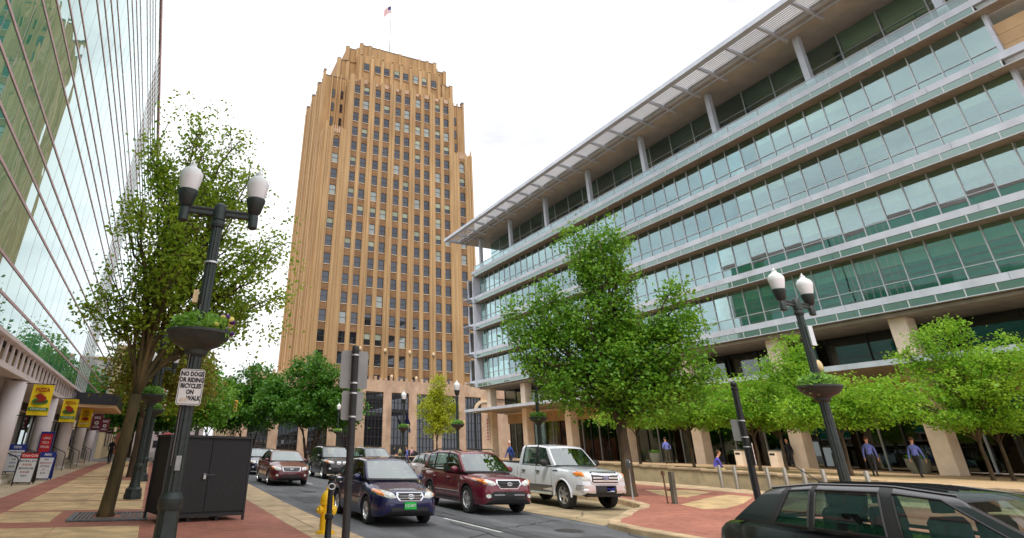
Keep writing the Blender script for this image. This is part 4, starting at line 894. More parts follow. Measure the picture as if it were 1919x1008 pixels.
# black storage cabinet
cab = thing('storage_cabinet', 'large black steel cabinet with two padlocked doors on the brick pavement', 'cabinet', (1.33, 15.45, zleft(15)), R(15))
blk = mat('black_powder_coat', (.013, .0125, .014), .62, var=.25, scale=30, bump=.3, bscale=220); blk2 = mat('black_steel', (.014, .014, .015), .45, var=.1)
cw, cdp, ch = 1.98, 1.0, 1.72
b = MB(); b.box(-cw/2+.03, cw/2-.03, -.0, cdp, .16, ch); b.build('carcass', blk, cab)
for sx_ in (-1, 1):
    a, c = sorted((sx_*.004, sx_*(cw/2-.055))); b = MB(); b.box(a+.003, c-.003, -.03, -.002, .2, ch-.06); b.build('door', blk, cab)
b = MB()
for x in (-cw/2, cw/2-.05):
    for y_ in (-.035, cdp-.02): b.box(x, x+.05, y_, y_+.05, 0, ch)
b.build('frame', blk2, cab); b = MB(); b.box(-cw/2-.02, cw/2+.02, -.06, cdp+.05, ch, ch+.05); b.build('lid', blk2, cab)
b = MB(); b.box(-cw/2+.05, cw/2-.05, -.02, .02, .1, .16)
for x in (-.3, .35): b.box(x, x+.06, .1, .5, 0, .16)
b.build('skid', blk2, cab)
b = MB(); b.box(-.11, .15, -.05, -.03, .93, .955); b.build('hasp', band_steel if False else mat('dark_steel', (.08, .08, .09), .4, .5), cab)
b = MB(); b.bbox(-.125, -.06, -.075, -.045, .86, .93, .008); b.tube([(-.11, -.06, .93), (-.11, -.06, .965), (-.075, -.06, .965), (-.075, -.06, .93)], .008, 6); b.build('padlock', mat('steel', (.6, .6, .6), .3, .8), cab)
# fire hydrant
hy = thing('fire_hydrant', 'yellow fire hydrant at the kerb behind a short black post', 'hydrant', (3.52, 12.9, zleft(13)), R(20))
yel = mat('hydrant_yellow', srgb(244, 196, 20), .45, var=.08, scale=6, coat=.3); 
b = MB(); b.lathe([(.17, 0), (.17, .05), (.125, .06), (.12, .5), (.15, .51), (.15, .55), (.13, .56)], 18); b.build('barrel', yel, hy, auto=35)
b = MB(); b.lathe([(.14, .56), (.14, .6), (.12, .67), (.07, .74), (.03, .76)], 18); b.lathe([(.035, .75), (.03, .82)], 5); b.build('bonnet', yel, hy, auto=35)
for ang, r, l_ in ((0, .065, .2), (180, .065, .2), (-90, .085, .22)):
    M = Matrix.Rotation(R(ang), 4, 'Z') @ Matrix.Translation((0, 0, .42)) @ Matrix.Rotation(R(90), 4, 'Y'); b = MB(); b.lathe([(r*.8, .08), (r*.8, l_-.06), (r*1.1, l_-.06), (r*1.1, l_), (r*.5, l_+.01), (r*.35, l_+.04)], 12, M=M); b.build('nozzle_cap', yel, hy, auto=35)
b = MB(); b.lathe([(.2, -.01), (.2, .03)], 18); b.build('flange', yel, hy)
# short black post in front of the hydrant
pk = mat('black_iron', (.022, .023, .024), .42, .4, var=.15, scale=20)
st = thing('short_post', 'short black hitching post with ball top before the hydrant', 'post', (3.05, 11.0, zleft(11)))
b = MB(); b.lathe([(.085, 0), (.085, .06), (.06, .1), (.055, .42), (.075, .44), (.075, .5), (.05, .52), (.045, .95), (.06, .97), (.06, 1.0), (.04, 1.02)], 12); b.build('shaft', pk, st, auto=35)
b = MB(); b.smooth = True; b.sphere((0, 0, 1.06), .058, 12, 8); b.build('ball', pk, st); b = MB(); b.tube([(.06*math.cos(a), -.06, .93+.045*math.sin(a)) for a in [i*.698 for i in range(10)]], .009, 5); b.build('ring', band_steel, st)
# sign post seen from behind
sp = thing('sign_post', 'black pole with two grey sign backs beside the hydrant', 'sign post', (2.94, 9.6, zleft(10)), R(-10))
b = MB(); b.lathe([(.062, -.05), (.058, 3.02), (.062, 3.03), (.062, 3.1), (.05, 3.12)], 20); b.build('pole', mat('charcoal_pole', (.045, .047, .05), .5, .3, var=.12, scale=14), sp, auto=40)
for z0, z1, w in ((2.44, 3.05, .46), (1.95, 2.40, .36)):
    b = MB(); b.prism(rr(w, z1-z0, .035), -.004, .004, frame((0, .075, (z0+z1)/2), (1, 0, 0), (0, 0, 1))); b.build('sign_panel', sign_grey, sp)
for z in (2.97, 2.52, 2.36, 2.0): b = MB(); b.lathe([(.066, -.012), (.066, .012)], 16, (0, 0, z)); b.build('clamp_band', band_steel, sp)
# tall black sign post on the right pavement
px, py = 10.95, 8.9
px, py = 12.6, 10.35
s2 = thing('sign_post', 'tall black fluted sign post beside the dark hatchback, with parking plates', 'sign post', (px, py, zright(px, py)))
b = MB(); b.lathe([(.11, -.03), (.11, .1), (.075, .16), (.07, 2.95), (.08, 2.97), (.08, 3.02), (.05, 3.05)], 16, flute=.93); b.build('pole', pk, s2, auto=25)
b = MB(); b.smooth = True; b.sphere((0, 0, 3.1), .075, 12, 8); b.build('ball', pk, s2)
b = MB(); b.prism(rr(.30, .46, .02), -.004, .004, frame((-.02, .1, 2.1), (.35, -.94, 0), (0, 0, 1))); b.build('sign_panel', sign_grey, s2)
sg = MB(); MS = frame((.06, -.1, 1.6), (.25, .97, 0), (0, 0, 1)); MS = frame((.09, -.07, 1.6), (.8, .6, 0), (0, 0, 1)); sg.prism(rr(.28, .46, .02), -.004, .004, MS); pl_ = sg.build('parking_plate', sign_w, s2)
sg = MB(); text_mb(sg, '2 HR', .1, MS @ Matrix.Translation((0, .12, .006)), .0005, .002); text_mb(sg, 'PARKING', .06, MS @ Matrix.Translation((0, .02, .006)), .0005, .001); text_mb(sg, '8AM-6PM', .055, MS @ Matrix.Translation((0, -.08, .006)), .0005, .001); sg.build('lettering', mat('sign_red', srgb(190, 40, 40), .6), pl_)
for z in (2.3, 1.95, 1.75): b = MB(); b.lathe([(.078, -.012), (.078, .012)], 16, (0, 0, z)); b.build('clamp_band', band_steel, s2)
# parking meter and old posts
mt = thing('parking_meter', 'grey parking meter at the kerb by the dense tree', 'parking meter', (16.75, 19.0, zright(16.75, 19)), R(30))
b = MB(); b.lathe([(.05, -.02), (.03, .03), (.028, 1.0), (.04, 1.02)], 10); b.build('pipe', mat('grey_metal', (.4, .42, .42), .45, .4), mt, auto=40)
b = MB(); b.prism([(-.09, 0), (.09, 0), (.1, .17), (.085, .25), (.04, .31), (-.04, .31), (-.085, .25), (-.1, .17)], -.055, .055, frame((0, 0, 1.02), (1, 0, 0), (0, 0, 1))); b.build('housing', mat('dark_grey_metal', (.12, .13, .14), .4, .5), mt)
b = MB(); b.prism([(.055*math.cos(a), .055*math.sin(a)) for a in [math.pi*i/8 for i in range(9)]], .056, .06, frame((0, 0, 1.22), (1, 0, 0), (0, 0, 1))); b.build('dial_window', sign_w, mt)
for (x, y_, h, r) in ((16.95, 17.2, .98, .075),):
    t_ = thing('old_post', 'weathered pair of short posts standing on the brick corner', 'post', (x, y_, zright(x, y_)))
    b = MB(); b.box(-.07, .07, -.07, .07, -.02, h, Matrix.Rotation(R(2), 4, 'Y')); b.build('timber', mat('weathered_wood', srgb(96, 92, 80), .85, var=.25, scale=9, stretch=(1, 1, .2)), t_)
    b = MB(); b.tube([(-.2, .12, 0), (-.23, .12, 1.0)], .028, 8); b.box(-.25, .0, .1, .14, .38, .44); b.box(-.27, -.18, .08, .16, .86, .98); b.build('rusted_pipe', mat('rusty_metal', srgb(116, 86, 66), .8, .2, var=.3, scale=14), t_)
# manhole / utility cover
uc = thing('utility_cover', 'dark metal drain frame and plate lying in the brick pavement', 'drain cover', (15.0, 12.6, zright(15, 12.6)), R(30))
b = MB(); b.box(-.35, .35, -.22, .22, .0, .02); b.build('plate', mat('steel_plate', (.42, .43, .44), .5, .4, var=.2, scale=8), uc); b = MB(); b.box(-.75, -.36, -.1, .06, .0, .05); b.box(.36, .7, -.06, .1, .0, .05); b.build('frame_bar', pk, uc)
# stainless bollards
stl = mat('brushed_steel', (.42, .38, .33), .38, .7, var=.08, scale=20, stretch=(1, 1, .1))
bb = MB(); bb.lathe([(.085, -.03), (.085, .93), (.075, .955), (.0, .96)], 14); bme = bb.mesh('tube', stl); bme.polygons.foreach_set('use_smooth', [True]*len(bme.polygons)); bme.set_sharp_from_angle(angle=R(40))
cl = MB(); cl.lathe([(.10, 0), (.10, .03)], 14); cme = cl.mesh('collar', stl)
for y_ in (22.2, 21.38, 20.56, 19.74, 18.92, 18.1, 17.28, 16.46, 15.64):
    t_ = thing('bollard', 'shiny steel bollard in the row beside the sunken drive lane', 'bollard', (24.9, y_, zright(24.9, y_)), 0, 'steel bollards along the drive lane'); link(bme, 'tube', t_); link(cme, 'collar', t_)
# plaque on the wall
b = MB(); b.prism(rr(.55, .3, .02), 0, .02, frame((27.14, 19.6, .62), (0, -1, 0), (0, 0, 1))); tag(b.build('wall_plaque', sign_grey), 'small grey plaque fixed to the low stone wall', 'plaque')
# planters and bins on the plaza
pln = mat('planter_concrete', srgb(120, 124, 112), .8, var=.1, scale=4)
for (x, y_, r, lab) in ((42.6, 23.6, .62, 'round grey planter bowl beside the near stone column'), (41.5, 43.5, .5, 'round grey planter bowl in front of the lobby doors'), (41.0, 56.0, .6, 'round pale planter bowl behind the kerb corner tree')):
    t_ = thing('planter', lab, 'planter', (x, y_, zplaza(y_)+.0)); b = MB(); b.lathe([(r*.66, 0), (r*.95, .35), (r, .7), (r, .8), (r*.9, .8), (r*.88, .7)], 22); b.build('bowl', pln, t_, auto=35)
    b = MB(); g = random.Random(int(y_))
    for k in range(220):
        p = Vector((g.gauss(0, r*.4), g.gauss(0, r*.4), .78+g.uniform(0, .25))); q = Vector((g.gauss(0, 1), g.gauss(0, 1), g.gauss(.4, .6))).normalized()*.07; w = q.orthogonal().normalized()*.03; b.add([p-q*.6, p+w, p+q, p-w], [(0, 1, 2, 3)])
    tag(b.build('planting', planting, t_), kind='stuff')
for (x, y_, lab) in ((40.8, 31.4, 'cream litter bin with dark slot beside the stone column'), (40.8, 34.2, 'cream litter bin standing near the revolving door')):
    t_ = thing('litter_bin', lab, 'bin', (x, y_, zplaza(y_))); b = MB(); b.bbox(-.3, .3, -.3, .3, 0, 1.0, .04); b.build('body', stone_c, t_); b = MB(); b.box(-.305, -.29, -.2, .2, .72, .86); b.build('slot', sign_k, t_); b = MB(); b.bbox(-.32, .32, -.32, .32, 1.0, 1.06, .02); b.build('lid', pln, t_)
# traffic signal on mast arm
ts = thing('traffic_signal', 'yellow traffic signal hanging on a mast arm up the street', 'traffic light', (2.9, 66, zleft(62)))
b = MB(); b.tube([(0, 0, 0), (0, 0, 5.9)], [.13, .09], 10); b.build('pole', pk, ts); b = MB(); b.tube([(0, 0, 5.3), (2.5, 0, 5.35), (4.6, 0, 5.35)], [.07, .05, .04], 8); b.build('mast_arm', stl, ts)
b = MB(); b.bbox(4.32, 4.68, -.15, .1, 4.75, 5.85, .03); o = b.build('signal_head', yel, ts)
for k, c in enumerate(((.25, .02, .02), (.25, .18, .02), (.02, .2, .1))): b = MB(); b.lathe([(.13, 0), (.13, .03)], 14, M=Matrix.Translation((4.5, -.16, 5.62-.32*k)) @ Matrix.Rotation(R(90), 4, 'X')); b.build('lens', mat('lens%d' % k, c, .3), o)
# dark blue flags on a slanted pole at the tower base
ff = thing('facade_flag', 'dark blue flag on a slanted pole at the tower base', 'flag', (44.2, 110.7, 6.3))
b = MB(); b.tube([(0, .1, -1.2), (-.2, -2.6, 2.2)], .06, 6); b.build('pole', pk, ff); b = MB()
for i in range(8):
    u0, u1 = i/8, (i+1)/8; pa = lambda u, v_: (-.2+1.1*v_+.15*math.sin(u*6), -1.2-1.2*u*(1-v_*.5), .5+1.6*u-v_*1.9); b.add([pa(u0, 0), pa(u1, 0), pa(u1, 1), pa(u0, 1)], [(0, 1, 2, 3)])
b.build('cloth', mat('navy_cloth', srgb(34, 36, 92), .8), ff)
# upright red and white banner at the far corner column
vb = thing('column_banner', 'narrow red and white vertical banner on the far stone column', 'banner', (42.0, 74.0, 4.6)); b = MB(); b.box(-.03, .0, -.25, .25, -1.5, 1.5); b.build('cloth', wht_m, vb)
b = MB()
for k in range(7): b.box(-.034, -.03, -.2, .2, -1.3+k*.4, -1.08+k*.4)
b.build('print', red_m, vb)

# ------------------------------------------------------------------ banners on the left columns
yb_m = mat('banner_yellow', srgb(246, 214, 20), .7, var=.05, scale=3); mar_m = mat('banner_maroon', srgb(110, 30, 48), .7, var=.08, scale=3); ink_r = mat('ink_red', srgb(170, 40, 20), .7); ink_g = mat('ink_green', srgb(50, 130, 50), .7); ink_w = mat('ink_white', (.8, .8, .78), .7); ink_b = mat('ink_brown', srgb(120, 50, 20), .7)
def banner(label, y_, kind, z1=3.78, h=1.12, w=.72):
    t_ = thing('banner', label, 'banner', (-4.72, y_, z1-h)); MF = frame((0, 0, 0), (1, 0, 0), (0, 0, 1)); x0 = .04
    b = MB(); n_ = 8
    vv = [(x0+w*i/n_, .03*math.sin(i*.9), zz) for zz in (0, h) for i in range(n_+1)]; b.add(vv, [(i, i+1, n_+2+i, n_+1+i) for i in range(n_)]); b.add([(x, y2+.006, z) for x, y2, z in vv], [(n_+1+i, n_+2+i, i+1, i) for i in range(n_)])
    b.build('cloth', mar_m if kind == 'maroon' else yb_m, t_)
    b = MB()
    for zz in (h+.02, -.02): b.tube([(-.25, 0, zz), (x0+w+.02, 0, zz)], .016, 6)
    b.build('bracket', pk, t_); c = x0+w/2; d = -.04
    b = MB(); F = lambda x, z: Matrix.Translation((x, d, z)) @ frame((0, 0, 0), (1, 0, 0), (0, 0, 1))
    if kind == 'pizza':
        text_mb(b, 'PIZZA', .19, F(c, h-.2), .001, .006, sx=.95)
        b.prism([(c-.22, .72), (c-.05, .8), (c+.18, .66), (c+.2, .56), (c-.02, .52), (c-.12, .6)], -d, -d+.004, Matrix.Rotation(R(90), 4, 'X'))
        b.mi = 1; b.prism([(c+.28*math.cos(a), .5+.12*math.sin(a)) for a in [i*.4488 for i in range(14)]], -d-.003, -d-.0005, Matrix.Rotation(R(90), 4, 'X')); b.box(x0+.02, x0+w-.02, d-.003, d, .16, .28)
        b.mi = 2; text_mb(b, '610-437-6553', .1, F(c, .22) @ Matrix.Translation((0, 0, .005)), .001, .002, sx=.95); b.mi = 3; b.prism([(c+.2*math.cos(a), .5+.05*math.sin(a)) for a in [i*.4488 for i in range(14)]], -d+.001, -d+.003, Matrix.Rotation(R(90), 4, 'X'))
    elif kind == 'grill':
        b.mi = 3; text_mb(b, 'GRILL', .15, F(c, h-.2), .001, .003); text_mb(b, '& PIZZA', .12, F(c, h-.36), .001, .002); b.mi = 0; b.prism([(c+.2*math.cos(a), .5+.11*math.sin(a)) for a in [i*.4488 for i in range(14)]], -d, -d+.003, Matrix.Rotation(R(90), 4, 'X')); b.mi = 1; b.prism([(c-.03, .6), (c+.12, .68), (c+.05, .74)], -d, -d+.003, Matrix.Rotation(R(90), 4, 'X')); b.mi = 2; b.box(c-.28, c+.28, d-.002, d, .2, .24)
    else:
        b.mi = 2; text_mb(b, 'BBQ', .24, F(c, h-.24), .001, .003); b.prism([(c+.16*math.cos(a), .52+.13*math.sin(a)) for a in [i*.4488 for i in range(14)]], -d, -d+.003, Matrix.Rotation(R(90), 4, 'X')); b.mi = 3; b.prism([(c+.1*math.cos(a), .52+.06*math.sin(a)) for a in [i*.4488 for i in range(14)]], -d+.004, -d+.006, Matrix.Rotation(R(90), 4, 'X')); b.mi = 2; b.box(c-.26, c+.26, d-.002, d, .16, .2); b.box(c-.2, c+.2, d-.002, d, .26, .29)
    b.build('print', [ink_r, ink_g, ink_w, ink_b], t_); return t_
banner('yellow pizza banner above the blue menu boards', 27.3, 'pizza'); banner('yellow pizza banner on the next column, before the grill banner', 36.3, 'pizza', 3.85); banner('yellow banner with a brown dish between pizza and maroon banners', 45.2, 'grill', 3.85)
banner('maroon banner closest to the yellow banners', 54.2, 'maroon', 3.9); banner('middle one of the three maroon banners', 63.2, 'maroon', 3.95); banner('maroon banner at the far end of the arcade', 72.0, 'maroon', 4.0)
# A-boards
abk = mat('board_black_frame', (.02, .02, .022), .5); abb = mat('board_blue_frame', srgb(24, 44, 130), .5); abr = mat('board_red', srgb(206, 36, 40), .5); chalk = mat('board_white', (.72, .72, .70), .5, var=.04); ink_k = mat('marker_ink', (.03, .03, .05), .6); ink_bl = mat('marker_blue', srgb(40, 50, 150), .6)
def aboard(label, loc, rz, fm, hm, lines, head, inks, hcol, w=.62, h=1.05):
    t_ = thing('menu_board', label, 'menu board', loc, rz); tilt = R(14)
    for s in (1, -1):
        M = Matrix.Translation((0, -s*.27, .06)) @ Matrix.Rotation(-s*tilt, 4, 'X'); MF = M @ frame((0, 0, 0), (1, 0, 0), (0, 0, 1))
        b = MB(); b.prism(rr(w, h, .05), -.018, .018, MF @ Matrix.Translation((0, h/2, 0)))
        for x in (-w/2+.06, w/2-.06): b.box(x-.02, x+.02, -.02, .02, -.08, .05, M)
        p = b.build('panel', fm, t_)
        if s == 1:
            b = MB(); b.prism(rr(w-.07, h*.76, .015), .0185, .021, MF @ Matrix.Translation((0, h*.40, 0))); b.build('writing_surface', chalk, p)
            b = MB(); b.prism(rr(w-.07, h*.16, .02), .0185, .021, MF @ Matrix.Translation((0, h*.885, 0))); b.build('header', hm, p)
            b = MB(); b.mi = 0; text_mb(b, head, .13, MF @ Matrix.Translation((0, h*.885, .0225)), .0006, .002)
            for i, ln in enumerate(lines): b.mi = 1+(i % 2); text_mb(b, ln, .105, MF @ Matrix.Translation((0, h*.70-i*.135, .0225)), .0006, .002, sx=.85)
            b.build('lettering', inks, p)
    return t_
aboard('black framed menu board with red header on the pavement', (-4.45, 29.3, zleft(29)+.0), R(-6), abk, abr, ('MEATBALL $7.95', 'BURGER', 'MUSHROOM', 'BURGER', 'W/F.F.'), 'Coca-Cola', [ink_w, ink_k, ink_r], None, .68, 1.12)
aboard('blue framed menu board standing behind the red headed one', (-4.2, 32.2, zleft(32)), R(-6), abb, abb, ('FISH', 'SANDWICH', 'LETTUCE', 'F.F.', '$5.95'), 'PEPSI', [ink_w, ink_k, ink_r], None, .62, 1.1)
aboard('blue framed eggplant parmesan menu board beside the white column', (-5.15, 30.4, .56), R(-4), abb, abb, ('EGGPLANT', 'PARMESAN', 'SUB', 'W/F.F.', '$6.95'), 'PEPSI', [ink_w, ink_k, ink_bl], None, .66, 1.05)
ps = thing('poster_stand', 'red poster on a blue stand among the menu boards', 'sign', (-4.95, 36.0, .5), R(-5)); b = MB(); b.box(-.3, .3, -.03, .03, .0, 1.75); b.build('stand', abb, ps); b = MB(); b.box(-.25, .25, -.036, -.03, .75, 1.65); b.build('poster', abr, ps)
b = MB()
for i, ln in enumerate(('LARGE', 'PIZZA', 'SPECIAL')): text_mb(b, ln, .14, frame((0, -.038, 1.45-.2*i), (1, 0, 0), (0, 0, 1)), .0005, .002, sx=.8)
b.build('lettering', ink_w, ps)
# handrails at the entrance steps
for i, y_ in enumerate((28.0, 33.6, 38.4, 42.0, 46.2, 49.8, 55.0, 59.0)):
    t_ = thing('handrail', 'black tubular handrail at the arcade steps', 'handrail', (-4.62, y_, zleft(y_)), 0, 'handrails at the arcade steps'); b = MB()
    b.tube([(0, 0, -.03), (0, 0, .9), (-.06, 0, .98), (-1.0, 0, 1.36), (-1.06, 0, 1.30), (-1.06, 0, .3)], .022, 7); b.build('rail', pk, t_); b = MB(); b.tube([(-.5, 0, .2), (-.5, 0, 1.15)], .018, 6); b.build('post', pk, t_)
# ------------------------------------------------------------------ vehicles
tyre_m = mat('tyre_rubber', (.022, .022, .023), .85, var=.15, scale=20, local=True); rim_m = mat('alloy', (.62, .62, .63), .28, .85, var=.05, local=True); chrome = mat('chrome', (.86, .87, .90), .16, .75, var=.02, local=True)
black_pl = mat('black_plastic', (.018, .018, .019), .55, var=.1, local=True); under_m = mat('underbody', (.01, .01, .01), .9, local=True); seat_m = mat('seat_fabric', (.07, .07, .075), .9, local=True)
lamp_clear = mat('headlamp_lens', (.74, .75, .72), .08, .0, var=.18, scale=14, coat=1, local=True); lamp_or = mat('amber_lens', srgb(240, 130, 20), .15, coat=1, var=.1, local=True); lamp_red = mat('red_lens', srgb(150, 14, 18), .15, coat=1, local=True)
cglass = glass_mat('car_glass', (.62, .72, .68), (.95, .98, .98), .09, .85)
wglass = glass_mat('windscreen_glass', (.55, .64, .6), (.9, .97, .95), .30, .95)
def paint(name, c, metal=.25): return mat('paint_'+name, c, .32, metal, var=.03, scale=3, coat=1., local=True)
def lerp_tab(tab, x, k):
    for a, b in zip(tab[:-1], tab[1:]):
        if a[0] <= x <= b[0]:
            u = (x-a[0])/(b[0]-a[0]); u = u*u*(3-2*u)*.5+u*.5; return a[k]+(b[k]-a[k])*u
    return tab[0][k] if x < tab[0][0] else tab[-1][k]
def make_wheel(par, x, y, r, w, side, spokes=5, steel=False):
    M = Matrix.Translation((x, y, r)) @ Matrix.Rotation(R(-90*side), 4, 'X')         # local z points outwards
    b = MB(); b.lathe([(r*.66, -w/2), (r*.92, -w/2), (r*.985, -w*.38), (r, -w*.2), (r, w*.2), (r*.985, w*.38), (r*.93, w/2), (r*.74, w/2+.004), (r*.66, w*.44)], 28, M=M, cap=False); t = b.build('tyre', tyre_m, par, auto=50)
    b = MB(); b.lathe([(r*.665, -w*.4), (r*.665, w*.46), (r*.63, w*.47), (r*.60, w*.3), (r*.58, -w*.1)], 28, M=M, cap=False)
    for k in range(spokes):
        S = M @ Matrix.Rotation(2*math.pi*k/spokes+.3, 4, 'Z'); wd = r*.62*math.pi/spokes*.42
        b.add([S @ Vector(p) for p in ((r*.1, -wd*.9, w*.40), (r*.63, -wd*.75, w*.36), (r*.63, wd*.75, w*.36), (r*.1, wd*.9, w*.40), (r*.1, -wd, w*.2), (r*.63, -wd*.9, w*.16), (r*.63, wd*.9, w*.16), (r*.1, wd, w*.2))], [(0, 1, 2, 3), (0, 4, 5, 1), (3, 2, 6, 7), (1, 5, 6, 2)])
    b.lathe([(r*.17, w*.1), (r*.17, w*.42), (r*.1, w*.45)], 14, M=M); b.build('rim', rim_m, t, auto=35)
    b = MB(); b.lathe([(r*.62, w*.0), (r*.05, w*.0)], 20, M=M); b.build('brake_disc', mat('brake_dark', (.05, .05, .05), .6, .4), t)
class Car:
    """body lofted from side-view tables; x forward, y left, z up; origin on the ground under the middle"""
    def __init__(s, name, label, loc, rz, col, L, Wd, tab, wheels, r, gh, pillars, glass, roofz, cat='car', group=None, tuck=.30, spokes=5, wt=.22, interior=True, well=None, gl=None, wg=None):
        s.t = thing(name, label, cat, loc, rz, group); s.L, s.W = L, Wd; hw = Wd/2; s.col = col
        ra = r*1.13
        # stations, measured from the nose
        xs = sorted(set([round(a[0], 3) for a in tab]+[round(v, 3) for c in wheels for v in ([c-ra-.015, c+ra+.015]+[c+ra*math.cos(R(q)) for q in range(2, 180, 16)])]+[round(.25*i, 3) for i in range(1, int(L/.25))])); xs = [x for x in xs if 0 <= x <= L]
        xs = [x for i, x in enumerate(xs) if i == 0 or x-xs[i-1] > .012]
        s.tabv = tab; rowsv = []
        for x in xs:
            w = hw*lerp_tab(tab, x, 1); zb = lerp_tab(tab, x, 2); zsn = lerp_tab(tab, x, 3); zt = lerp_tab(tab, x, 4); za = zb; flare = 0
            for c in wheels:
                if abs(x-c) < ra: za = max(za, r+math.sqrt(max(0, ra*ra-(x-c)**2))); flare = .018
            za = min(za, zsn-.1); h = zsn-za
            half = [(0, za), (w*.80, za), (w*.955+flare, za+.004), (w*.985+flare, za+h*.12), (w*1.0+flare*.6, za+h*.38), (w*.995, za+h*.62), (w*.968, za+h*.86), (w*.935, zsn), (w*.84, zsn+(zt-zsn)*.45), (w*.62, zsn+(zt-zsn)*.83), (w*.32, zsn+(zt-zsn)*.97), (0, zt)]
            rowsv.append([(L/2-x, y, z) for y, z in half]+[(L/2-x, -y, z) for y, z in half[-2:0:-1]])
        n = len(rowsv[0]); mb = MB(); mb.smooth = True
        v = [p for r_ in rowsv for p in r_]; f = []
        mats_i = []
        for i in range(len(rowsv)-1):
            for j in range(n): f.append((i*n+j, i*n+(j+1) % n, (i+1)*n+(j+1) % n, (i+1)*n+j)); mats_i.append(1 if j in (0, n-1, 1, n-2) else 0)
        f += [tuple(range(n-1, -1, -1)), tuple((len(rowsv)-1)*n+j for j in range(n))]; mats_i += [0, 0]
        mb.add(v, f); mb.m = mats_i
        # greenhouse: pillar lines as (x at belt, x at roof), both measured from the nose
        zroof, wroof, wbelt, crown = roofz[0], roofz[1]*hw, roofz[2]*hw, roofz[3]
        rz_ = lambda x: lerp_tab(roofz[4], x, 1) if len(roofz) > 4 else zroof
        NV = [0, .07, .25, .45, .65, .8, .9, 1.0]
        zbelt = lambda x: lerp_tab(gh, x, 1)
        def side_pt(i, vv, sg):
            xb, xt = pillars[i]; x = xb+(xt-xb)*vv; zb_ = zbelt(xb); zt_ = rz_(xt); y = wbelt+(wroof-wbelt)*(vv**1.35)
            if vv > .9: y -= (vv-.9)*.35
            return Vector((L/2-x, sg*y, zb_+(zt_-zb_)*vv))
        s.side_pt = side_pt; body2 = MB(); body2.smooth = True; s.glassparts = []
        for sg in (1, -1):
            for i in range(len(pillars)-1):
                for k in range(len(NV)-1):
                    q = [side_pt(i, NV[k], sg), side_pt(i+1, NV[k], sg), side_pt(i+1, NV[k+1], sg), side_pt(i, NV[k+1], sg)]
                    if sg < 0: q = q[::-1]
                    body2.mi = 0
                    if glass[i] and 1 <= k <= 5: continue
                    if glass[i] is None: body2.mi = 1
                    body2.add(q, [(0, 1, 2, 3)])
                if glass[i]:
                    g_ = MB(); g_.smooth = True; K = NV[1:7]
                    for k in range(len(K)-1):
                        q = [side_pt(i, K[k], sg), side_pt(i+1, K[k], sg), side_pt(i+1, K[k+1], sg), side_pt(i, K[k+1], sg)]
                        if sg < 0: q = q[::-1]
                        g_.add(q, [(0, 1, 2, 3)])
                    g_.build('side_window', gl or cglass, s.t)
                    # dark rubber line around the opening
                    pts = [side_pt(i, K[0], sg), side_pt(i+1, K[0], sg)]+[side_pt(i+1, k, sg) for k in K[1:]]+[side_pt(i, k, sg) for k in K[::-1]]
                    e = MB(); e.tube([p+Vector((0, sg*.004, 0)) for p in pts], .011, 4); e.build('window_seal', black_pl, s.t)
        NS = [-1, -.93, -.6, -.3, 0, .3, .6, .93, 1]
        for end, nm, bulge in ((0, 'windscreen', .14), (len(pillars)-1, 'rear_window', -.10)):
            def ept(sx, vv):
                p = side_pt(end, vv, 1); return Vector((p.x+bulge*(1-sx*sx)*(1-.25*vv), p.y*sx, p.z+crown*(1-sx*sx)*vv))
            for a in range(8):
                for k in range(len(NV)-1):
                    q = [ept(NS[a], NV[k]), ept(NS[a+1], NV[k]), ept(NS[a+1], NV[k+1]), ept(NS[a], NV[k+1])]
                    if end: q = q[::-1]
                    if 1 <= a <= 6 and 1 <= k <= 5: continue
                    body2.mi = 1 if k == 0 else 0; body2.add(q, [(0, 1, 2, 3)])
            g_ = MB(); g_.smooth = True; K = NV[1:7]
            for a in range(1, 7):
                for k in range(5):
                    q = [ept(NS[a], K[k]), ept(NS[a+1], K[k]), ept(NS[a+1], K[k+1]), ept(NS[a], K[k+1])]; g_.add(q if not end else q[::-1], [(0, 1, 2, 3)])
            g_.build(nm, (wg or wglass) if not end else (gl or cglass), s.t)
            if not end: s.ept = ept
            else: s.ept2 = ept
        rx = [p[1] for p in pillars]
        def rpt(i, sx):
            p = side_pt(i, 1, 1); u = i/(len(pillars)-1); b_ = .14*.75 if i == 0 else (-.10*.75 if i == len(pillars)-1 else 0)
            return Vector((p.x+b_*(1-sx*sx), p.y*sx, p.z+crown*(1-sx*sx)))
        body2.mi = 0
        for i in range(len(pillars)-1):
            for a in range(8): body2.add([rpt(i, NS[a]), rpt(i, NS[a+1]), rpt(i+1, NS[a+1]), rpt(i+1, NS[a])], [(0, 3, 2, 1)])
        s.rpt = rpt
        mb.v += body2.v; o0 = len(v); mb.f += [tuple(i+o0 for i in q) for q in body2.f]; mb.m += body2.m; mb.sm = [True]*len(mb.f)
        me = mb.mesh('body', [col, black_pl, under_m]); 
        bm = bmesh.new(); bm.from_mesh(me); bmesh.ops.remove_doubles(bm, verts=bm.verts, dist=.0008); bmesh.ops.recalc_face_normals(bm, faces=bm.faces); s.bvh = BVHTree.FromBMesh(bm); bm.to_mesh(me); bm.free()
        me.polygons.foreach_set('use_smooth', [True]*len(me.polygons)); me.set_sharp_from_angle(angle=R(38)); s.body = link(me, 'body', s.t)
        s.wheels = wheels; s.r = r
        for c in wheels:
            for sg in (1, -1): make_wheel(s.t, L/2-c, sg*(hw-wt/2-.015), r, wt, sg, spokes)
